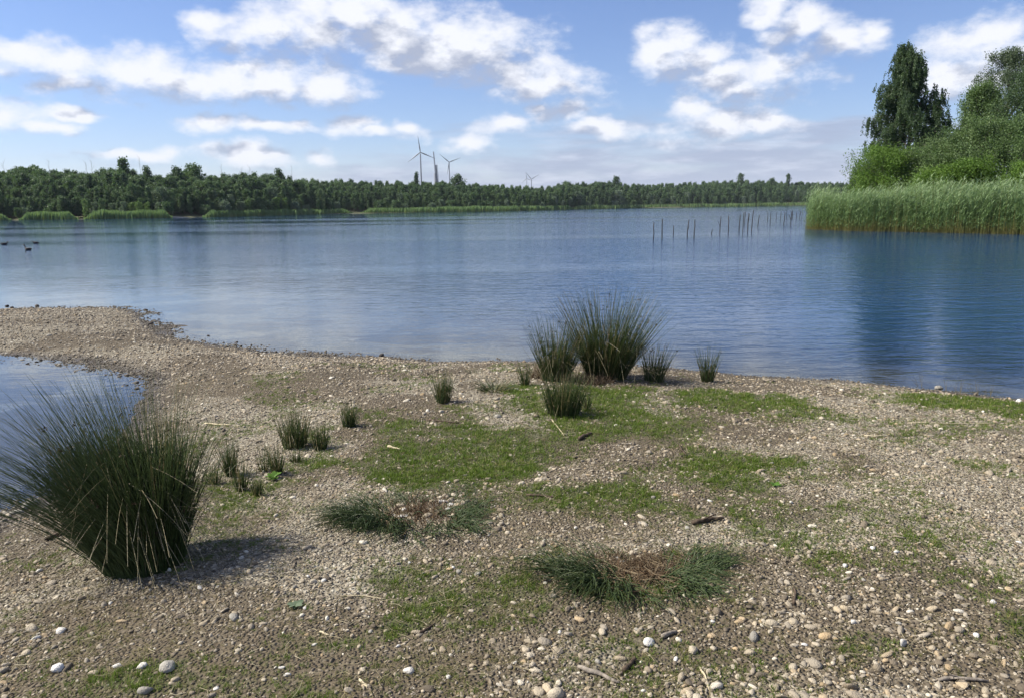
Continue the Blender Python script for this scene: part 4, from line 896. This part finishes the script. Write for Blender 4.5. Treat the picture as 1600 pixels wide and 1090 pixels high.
x, y, h, nn_, rg = shore_points(60000, -4, 5, 1.9, 6.5, 24); g1, s1, w1 = masks(x, y, nn_); k = (rg.uniform(0, 1, len(x)) < .10 + .55 * np.clip(field(SB, x, y), 0, 1) * sstep(fbm(x, y, 3.5, 4, 120), .36, .6) + .25 * np.clip(g1, 0, 1)) & (nn_ > .3); x, y, h = x[k], y[k], h[k]; n = len(x); print("dry turf", n)
tag(scatter('dry_turf', np.stack([x, y, h], 1), np.stack([0 * x, 0 * x, rg.uniform(0, 6.28, n)], 1), np.repeat(rg.uniform(.5, 1.1, n)[:, None], 3, 1), rg.integers(0, 5, n), proto_collection('dry_tuft', [tuft_mesh(50 + i, 12, .04, .025, M_OLIVE, 1) for i in range(5)])), 'sparse olive and straw coloured turf on the brown ground', 'grass')
# dry straw litter
rg = np.random.default_rng(33); x, y, h, nn_, _ = shore_points(20000, -5, 5.5, 1.9, 8.5, 34); k = (nn_ > .15) & (rg.uniform(0, 1, len(x)) < .25 + .75 * field(SB, x, y)); x, y, h = x[k], y[k], h[k]; n = len(x)
az = rg.uniform(0, 6.28, n); L = rg.uniform(.03, .11, n); u = np.linspace(-.5, .5, 4); bend = rg.normal(0, .18, n)
P = np.stack([x[:, None] + (np.cos(az) * L)[:, None] * u - (np.sin(az) * L * bend)[:, None] * (u ** 2 * 4), y[:, None] + (np.sin(az) * L)[:, None] * u + (np.cos(az) * L * bend)[:, None] * (u ** 2 * 4), h[:, None] + .008 + (rg.uniform(0, .018, n))[:, None] * (u + .5)], 2)
V, Fq = tubes(P, np.repeat(rg.uniform(.0006, .0014, n)[:, None], 4, 1), 3)
tag(obj('dry_grass_litter', mesh('dry_grass_litter', V, Fq, M_RUSH_DRY, attrs={'rnd': np.repeat(rg.uniform(0, 1, n), 12)})), 'thin dry grass stalks scattered over the gravel', 'litter', kind='stuff')

# ------------------------------------------------------------------ rush tussocks
def rush(name, px, py, hpx, wpx, n, label, lean=(0, 0), spread=.35, seeds=0, dry=0, seed=0, rad=.0016, curve=.12, group='rush clumps on the shore', hvar=.35, base_y=.8, Hm=None, skew=0, inner=0, sway=0, jit=.11):
    p = at(px, py); k = m_per_px(p); Hh = Hm or hpx * k / math.cos(.12); br = wpx * k * .5; rg = np.random.default_rng(seed + 300)
    e = tag(obj(name, None, None, tuple(p)), label, 'rush', group)
    def stems(n, hmin, hmax, spr, cur, ns=8, kink=False):
        q = np.sqrt(rg.uniform(0, 1, n)); a = rg.uniform(0, 6.28, n)
        root = np.stack([q * np.cos(a) * br, q * np.sin(a) * br * base_y, 0 * a - .02], 1)
        root[:, 2] += [ground_h(p[0] + r0, p[1] + r1) - p[2] for r0, r1 in root[:, :2]]
        L = Hh * (hmin + (hmax - hmin) * rg.uniform(0, 1, n) ** (1.5 if skew else 1.0)) * (1 - .15 * q)
        dv = np.stack([np.cos(a) * q * spr + lean[0] + rg.normal(0, jit, n), np.sin(a) * q * spr + lean[1] + rg.normal(0, jit, n), np.ones(n)], 1)
        dv[:, 0] += skew * (q * np.cos(a) - .75); dv = unit(dv); u = np.linspace(0, 1, ns)
        out = unit(np.stack([dv[:, 0], dv[:, 1], 0 * a - .0], 1))
        P = root[:, None] + dv[:, None] * (L[:, None] * u)[..., None] + out[:, None] * (L[:, None] * (cur * rg.uniform(.3, 1.6, n))[:, None] * u ** 2)[..., None]
        P[:, :, 2] -= L[:, None] * (cur * .35) * u ** 2.5
        if kink:
            kk = rg.uniform(.4, .7, n)[:, None]; over = np.maximum(u[None] - kk, 0) * L[:, None]
            P = root[:, None] + dv[:, None] * (L[:, None] * np.minimum(u[None], kk))[..., None]
            od = unit(np.stack([np.cos(a + rg.normal(0, .6, n)), np.sin(a + rg.normal(0, .6, n)) - .3, rg.uniform(-1.1, .1, n)], 1)); P = P + od[:, None] * over[..., None]
            P[:, :, 2] -= over ** 2 * .5
        return P, L, u
    P, L, u = stems(n, 1 - hvar * 1.8, 1.05, spread, curve)
    V, Fq = tubes(P, np.repeat((rad * (1.15 - .9 * u))[None], n, 0) * rg.uniform(.75, 1.25, n)[:, None], 3)
    rv = np.where(rg.uniform(0, 1, n) < .13, 1.0, rg.uniform(.1, .75, n))[:, None] + np.where(u > .86, .35, 0)[None]
    obj('stems', mesh('stems', V, Fq, M_RUSH, attrs={'rnd': np.clip(np.repeat(rv, 3, 1), 0, 1).ravel()}), e)
    if sway:
        P2, L2, u2 = stems(sway, .75, 1.12, .3, curve * 1.5, 8); P2[:, :, 0] -= (L2 * rg.uniform(.05, .55, sway))[:, None] * u2 ** 1.4; P2[:, :, 2] -= (L2 * .12)[:, None] * u2 ** 2
        V, Fq = tubes(P2, np.repeat((rad * .9 * (1.15 - .9 * u2))[None], sway, 0), 3); obj('swaying_stems', mesh('swaying_stems', V, Fq, M_RUSH, attrs={'rnd': np.repeat(rg.uniform(.1, .8, sway), 24)}), e)
    if inner:
        P2, L2, u2 = stems(inner, .2, .72, spread * .8, curve, 6); V, Fq = tubes(P2, np.repeat((rad * 1.1 * (1.1 - .6 * u2))[None], inner, 0), 3)
        obj('old_stems', mesh('old_stems', V, Fq, M_RUSH, attrs={'rnd': np.repeat(rg.uniform(0, .5, inner), 18)}), e)
    if seeds:
        i = rg.integers(0, n, seeds); j = 6; c = P[i, j] + rg.normal(0, .006, (seeds, 3)); cc = np.repeat(c, 9, 0) + rg.normal(0, .0065, (seeds * 9, 3))
        V, Fq = leaves(cc, .011, rg, 0, .7); obj('seed_heads', mesh('seed_heads', V, Fq, M_SEED, attrs={'rnd': np.repeat(rg.uniform(0, 1, seeds * 9), 4)}), e)
    if dry:
        P, L, u = stems(dry, .55, .95, spread * 1.3, curve, 10, True)
        V, Fq = tubes(P, np.repeat((rad * .6 * (1.1 - .5 * u))[None], dry, 0), 3)
        obj('dead_stems', mesh('dead_stems', V, Fq, M_RUSH_DRY, attrs={'rnd': np.repeat(rg.uniform(.2, 1, dry), 30)}), e)
    return e
rush('rush_tussock', 228, 880, 300, 112, 1450, 'largest dense dark rush tussock beside the inlet with bent straw stems', lean=(-.05, .05), spread=.06, skew=.13, jit=.075, seeds=90, dry=150, inner=3800, sway=380, seed=1, rad=.0023, curve=.15, group=None, Hm=1.08, base_y=.95, hvar=.42)
rush('rush_tussock', 272, 858, 240, 40, 260, 'upright rush edge of the big tussock facing the gravel', lean=(.0, .05), spread=.05, jit=.05, dry=14, seed=2, rad=.002, curve=.04, group=None, Hm=.80)
TUFTS = [(362, 742, 64, 20, 110, 'narrow upright rush tuft standing beside the big tussock', 0, 0), (378, 766, 54, 16, 70, 'short rush tuft just in front of the narrow upright one', 0, 0), (333, 756, 50, 26, 40, 'sparse thin rush tuft nearest the big tussock', 0, 0),
         (432, 740, 52, 18, 90, 'upright rush tuft next to the bright green weed', 0, 0), (412, 736, 48, 18, 36, 'sparse rush tuft behind the bright green weed', 0, 0), (402, 774, 42, 12, 45, 'smallest dark rush tuft before the bright green weed', 0, 0),
         (461, 697, 60, 46, 260, 'broad bushy rush tuft in the row along the inlet side', 0, 0), (500, 701, 44, 26, 120, 'rush tuft joined to the broad bushy one', 0, 0), (462, 720, 26, 22, 40, 'low sparse rush tuft below the broad bushy one', 0, 0),
         (546, 666, 42, 24, 130, 'lone compact rush tuft on open gravel', 0, 0), (692, 628, 52, 26, 170, 'compact rush tuft midway between the lake and turf patch', 0, 0), (820, 602, 42, 16, 60, 'thin rush tuft at the edge of the shore group', 0, 0),
         (868, 594, 96, 52, 420, 'medium rush clump with brown seed heads beside the tallest shore clump', 40, .3), (948, 590, 132, 78, 900, 'tallest fan-shaped rush clump at the water edge', 90, .42), (880, 647, 66, 62, 420, 'dark rush clump growing in turf before the shore group', 0, .2),
         (916, 640, 40, 20, 40, 'thin sparse tuft beside the dark clump in the turf', 0, 0), (1022, 595, 60, 40, 150, 'open rush clump at the waterline past the tallest clump', 16, .22), (1105, 596, 56, 24, 110, 'narrow rush clump standing alone at the waterline', 5, .2)]
for i, (px, py, hp, wp, n, lb, sdn, spr) in enumerate(TUFTS):
    rush('rush_tuft', px, py, hp * 1.22, wp * .74, int(n * 1.15), lb, lean=(.05 if px > 840 else 0, 0), spread=spr or .16, seeds=sdn, dry=n // 14, seed=10 + i, rad=.0026 if px > 800 else .0023, curve=.10 if spr else .05)
e = rush('rush_tuft', 772, 609, 36, 30, 200, 'low splayed rush tuft with leaves spreading sideways', spread=1.5, dry=3, seed=60, curve=.3, rad=.002)
rush('rush_tuft', 740, 582, 16, 20, 40, 'tiny grass tuft at the stony waterline', spread=1.0, seed=61, rad=.0018)
# dry reddish stubble at the foot of the shore clumps
def stubble(px, py, wpx, n, hgt, parent_lb, seed):
    p = at(px, py); k = m_per_px(p); rg = np.random.default_rng(seed); q = np.sqrt(rg.uniform(0, 1, n)); a = rg.uniform(0, 6.28, n); br = wpx * k * .5
    root = np.stack([q * np.cos(a) * br, q * np.sin(a) * br * .7, 0 * a], 1); d = unit(np.stack([rg.normal(0, .6, n), rg.normal(0, .6, n), np.ones(n)], 1)); L = hgt * rg.uniform(.4, 1.2, n); u = np.linspace(0, 1, 4)
    P = root[:, None] + d[:, None] * (L[:, None] * u)[..., None]; V, Fq = tubes(P, np.repeat((.0018 * (1.1 - .6 * u))[None], n, 0), 3)
    return tag(obj('dead_stubble', mesh('dead_stubble', V, Fq, M_STUBBLE, attrs={'rnd': np.repeat(rg.uniform(0, 1, n), 12)}), None, tuple(p)), parent_lb, 'dead grass')
stubble(915, 597, 90, 500, .10, 'reddish dead stubble at the foot of the tallest rush clump', 1)
stubble(845, 590, 40, 160, .16, 'brown dead stalks between the thin tuft and medium clump', 2)

# flattened ring-shaped tussocks
def ring(px, py, rxp, ryp, n, label, seed, inner_len, mat_len, arcs):
    p = at(px, py); k = m_per_px(p); a_ = at(px, py - ryp); b_ = at(px, py + ryp); rx = rxp * k; ry = abs(a_[1] - b_[1]) / 2; rg = np.random.default_rng(seed)
    e = tag(obj('rush_ring', None, None, tuple(p)), label, 'rush', 'flattened rings of rushes')
    def zrel(r): return np.array([ground_h(p[0] + q[0], p[1] + q[1]) for q in r]) - p[2]
    wts = np.array([q[2] * q[1] for q in arcs]); pk = rg.choice(len(arcs), n, p=wts / wts.sum()); ar = np.array(arcs)[pk]
    a = np.radians(ar[:, 0] + rg.normal(0, 1, n) * ar[:, 1] * .45); m = n
    q = .86 + np.clip(rg.normal(0, .2, m), -.45, .35) + .16 * np.sin(3 * a + seed) + .1 * np.sin(7 * a); root = np.stack([np.cos(a) * rx * q, np.sin(a) * ry * q, 0 * a], 1); root[:, 2] = zrel(root) - .005
    az = a + rg.normal(0, .5, m) + .5 * np.sin(11 * a + seed); el = rg.uniform(.25, 1.15, m); L = rg.uniform(.08, .27, m) * ar[:, 3]; u = np.linspace(0, 1, 7)
    d = np.stack([np.cos(az) * np.cos(el), np.sin(az) * np.cos(el), np.sin(el)], 1); P = root[:, None] + d[:, None] * (L[:, None] * u)[..., None]; P[:, :, 2] -= (L * np.sin(el) * .75)[:, None] * u ** 2.2
    V, Fq = tubes(P, np.repeat((.0024 * (1.1 - .85 * u))[None], m, 0), 3); obj('green_blades', mesh('green_blades', V, Fq, M_RUSH, attrs={'rnd': np.repeat(np.clip(rg.uniform(0, .8, m), 0, 1), 21)}), e)
    m = 700; qq = np.abs(rg.normal(.45, .32, m)); a = rg.uniform(0, 6.28, m); root = np.stack([np.cos(a) * rx * qq, np.sin(a) * ry * qq, 0 * a], 1); root[:, 2] = zrel(root)
    d = unit(np.stack([rg.normal(0, .5, m), rg.normal(0, .5, m), np.full(m, .9)], 1)); L = inner_len * rg.uniform(.4, 1.2, m); u = np.linspace(0, 1, 4)
    P = root[:, None] + d[:, None] * (L[:, None] * u)[..., None]; V, Fq = tubes(P, np.repeat((.0019 * (1.1 - .6 * u))[None], m, 0), 3)
    obj('dead_stubble', mesh('dead_stubble', V, Fq, M_STUBBLE, attrs={'rnd': np.repeat(rg.uniform(0, .85, m), 12)}), e)
    if mat_len > .05:
        m = 260; qq = np.abs(rg.normal(0, .5, m)); a = rg.uniform(0, 6.28, m); root = np.stack([np.cos(a) * rx * qq, np.sin(a) * ry * qq, 0 * a], 1); root[:, 2] = zrel(root) + rg.uniform(.005, .03, m)
        az = a + 1.57 + rg.normal(0, .7, m); L = mat_len * rg.uniform(.4, 1.2, m); u = np.linspace(-.5, .5, 5); P = root[:, None] + np.stack([np.cos(az), np.sin(az), rg.normal(0, .12, m)], 1)[:, None] * (L[:, None] * u)[..., None]
        V, Fq = tubes(P, np.full((m, 5), .0013), 3); obj('straw_mat', mesh('straw_mat', V, Fq, M_STUBBLE, attrs={'rnd': np.repeat(rg.uniform(.4, 1, m), 15)}), e)
ring(655, 802, 94, 30, 1150, 'flattened ring of rushes with pebbles and reddish stubble inside', 5, .05, .0, [(188, 42, 1, 1.25), (228, 40, .8, 1.0), (262, 30, .35, .7), (318, 45, .8, .8), (2, 36, .6, .7), (112, 36, .35, .65), (60, 30, .3, .55)])
ring(1000, 892, 108, 37, 1050, 'flattened ring of rushes filled with matted brown straw', 6, .045, .13, [(186, 46, 1, 1.25), (228, 36, .9, 1.1), (312, 34, .9, .95), (4, 42, 1, .95), (108, 12, .25, .6), (270, 30, .2, .6)])
# upright thin pale stalks in the bright grass by the water
for i, (px, py, hp, ln) in enumerate(((1440, 603, 22, -6), (1478, 612, 22, -5), (1500, 614, 24, 0), (1528, 618, 26, -7), (1547, 620, 20, 0), (1310, 597, 12, -2))):
    p = at(px, py); k = m_per_px(p); s = np.linspace(0, 1, 6); Pm = [np.stack([ln * k * s, 0 * s, hp * k * s], 1)]
    for q in range(4): Pm.append(np.stack([.02 * (q - 2) + (ln + 3 * (q - 1.5)) * k * s, .03 * (q % 2) + 0 * s, hp * k * s * (.55 + .1 * q)], 1))
    V, Fq = tubes(np.array(Pm), np.repeat((.0020 * (1.1 - .6 * s))[None], 5, 0), 3)
    tag(obj('grass_stalk', mesh('grass_stalk', V, Fq, M_RUSH_DRY, attrs={'rnd': np.full(len(V), .8)}), None, tuple(p)), 'thin pale upright grass stalks at the bright grassy waterline', 'grass', 'pale stalks by the water')
# broad-leaved weeds
def weed(px, py, wpx, n, mt, lb, up, seed):
    p = at(px, py); k = m_per_px(p); rg = np.random.default_rng(seed); Rr = wpx * k * .5
    e = tag(obj('weed_plant', None, None, tuple(p)), lb, 'weed')
    for i in range(n):
        a = i * 2.4; L = Rr * rg.uniform(.5, 1.1); u = np.linspace(0, 1, 6); el = up * rg.uniform(.6, 1.3)
        Pm = np.stack([np.cos(a) * np.cos(el) * L * u, np.sin(a) * np.cos(el) * L * u, np.sin(el) * L * u - .25 * L * u ** 2 + .006], 1)
        wdh = L * .24 * np.array([.12, .5, .95, 1.0, .65, .05]); V, Fq = ribbons(Pm[None], wdh[None], np.array([[-math.sin(a), math.cos(a), .15]]))
        obj('leaf', mesh('leaf', V, Fq, mt, smooth=True, attrs={'rnd': np.full(len(V), rg.uniform(0, 1))}), e)
weed(427, 748, 34, 26, M_WEED, 'bright green leafy weed among the rush tufts', .7, 1)
weed(462, 946, 38, 11, M_WEED2, 'grey-green leafy rosette on the turf edge', .35, 2)
weed(1210, 758, 22, 9, M_WEED, 'small green weed on the open gravel', .5, 3)

# sticks
def stick(pts, wpx, m, lb, name='stick', lift=.3, nstub=0):
    W = [at(*q) for q in pts]; o0 = W[0]; k = m_per_px(o0); r_ = wpx * k * .5; u = np.linspace(0, 1, 9); t_ = np.linspace(0, 1, len(W)); W = np.array(W)
    P = np.stack([np.interp(u, t_, W[:, j]) for j in range(3)], 1); rg = np.random.default_rng(int(pts[0][0])); P[1:-1] += rg.normal(0, r_ * .25, (7, 3)); P[:, 2] = [ground_h(q[0], q[1]) + r_ * (.6 + lift) for q in P]
    V, Fq = tubes((P - o0)[None], (r_ * rg.uniform(.8, 1.15, 9) * (1.1 - .45 * u) * np.where((u == 0) | (u == 1), .55, 1))[None], 7)
    ca = np.arange(7)[None, ::-1]; cb = np.arange(7)[None] + 56
    o = tag(obj(name, mesh(name, V, [Fq, ca, cb], m), None, tuple(o0)), lb, 'stick')
    for i in range(nstub):
        j = 2 + 2 * i; a = rg.uniform(0, 6.28); s = np.linspace(0, 1, 5); b = (P[j] - o0) + np.stack([np.cos(a) * s, np.sin(a) * s, .5 * s], 1) * r_ * 6
        V, Fq = tubes(b[None], (r_ * .5 * (1.1 - .7 * s))[None], 5); obj('twig', mesh('twig', V, Fq, m), o)
stick([(1081, 819), (1105, 814), (1131, 812)], 8, M_TWIG, 'dark brown stick lying behind the straw-filled grass ring', nstub=1)
stick([(903, 1043), (935, 1055), (968, 1069)], 8, M_TWIG2, 'grey driftwood stick beside the pebble patch')
stick([(974, 1051), (986, 1040), (994, 1031)], 9, M_TWIG, 'short thick dark stub among the pebbles')
stick([(1034, 998), (1046, 992), (1058, 989)], 8, M_TWIG2, 'bark piece leaning behind the pinkish-white cobble')
stick([(1240, 945), (1243, 930), (1240, 918)], 5, M_TWIG, 'short dark stub on the gravel past the straw-filled ring')
stick([(1466, 1064), (1490, 1060), (1505, 1062), (1545, 1066)], 7, M_TWIG2, 'forked grey branch lying on gravel near the turf patch', nstub=2)
stick([(542, 931), (570, 931), (603, 936)], 2.5, M_STRAW, 'long pale straw stalk on the turf edge')
stick([(862, 655), (872, 668), (882, 682)], 1.6, M_STRAW, 'pale straw stalk beside the dark clump in the turf')
stick([(905, 688), (914, 682), (925, 678)], 6, M_TWIG, 'short dark wood piece below the dark rush clump')
stick([(822, 774), (845, 775), (868, 778)], 4, M_TWIG, 'thin dark stick past the pebble-filled ring')
stick([(1060, 694), (1066, 704), (1073, 712)], 3.5, M_TWIG, 'thin dark twig on brown gravel')
stick([(668, 656), (692, 659), (718, 661)], 3, M_TWIG, 'thin twig on gravel before the lone grey rock')
stick([(606, 698), (616, 701), (627, 703)], 4, M_STRAW, 'short pale stick at the corner of the turf patch')
stick([(1418, 661), (1480, 662), (1560, 661)], 2, M_STRAW, 'very long thin stalk across the grass near the water')
stick([(1350, 681), (1366, 682), (1384, 681)], 2.5, M_STRAW, 'pale stalk in the sparse grass below the shore')
stick([(655, 990), (668, 983), (680, 975)], 5, M_TWIG, 'small dark stick on the brown turf')
stick([(1400, 965), (1430, 972), (1448, 968)], 2.5, M_STRAW, 'curved pale stalk on the gravel beside the turf')
stick([(562, 1062), (568, 1068), (574, 1075)], 5, M_STRAW, 'short pale stick near the bright white stone')
stick([(500, 987), (507, 990), (515, 993)], 4, M_STRAW, 'short pale straw on green turf')
stick([(1092, 1042), (1102, 1056), (1108, 1078)], 3.5, M_STRAW, 'curved pale stem at the edge of the pebble patch')
stick([(70, 845), (95, 835), (108, 828)], 7, M_TWIG, 'dark driftwood piece behind the big tussock')
stick([(320, 662), (345, 664), (362, 665)], 3, M_STRAW, 'pale stalk lying on gravel behind the tuft row')
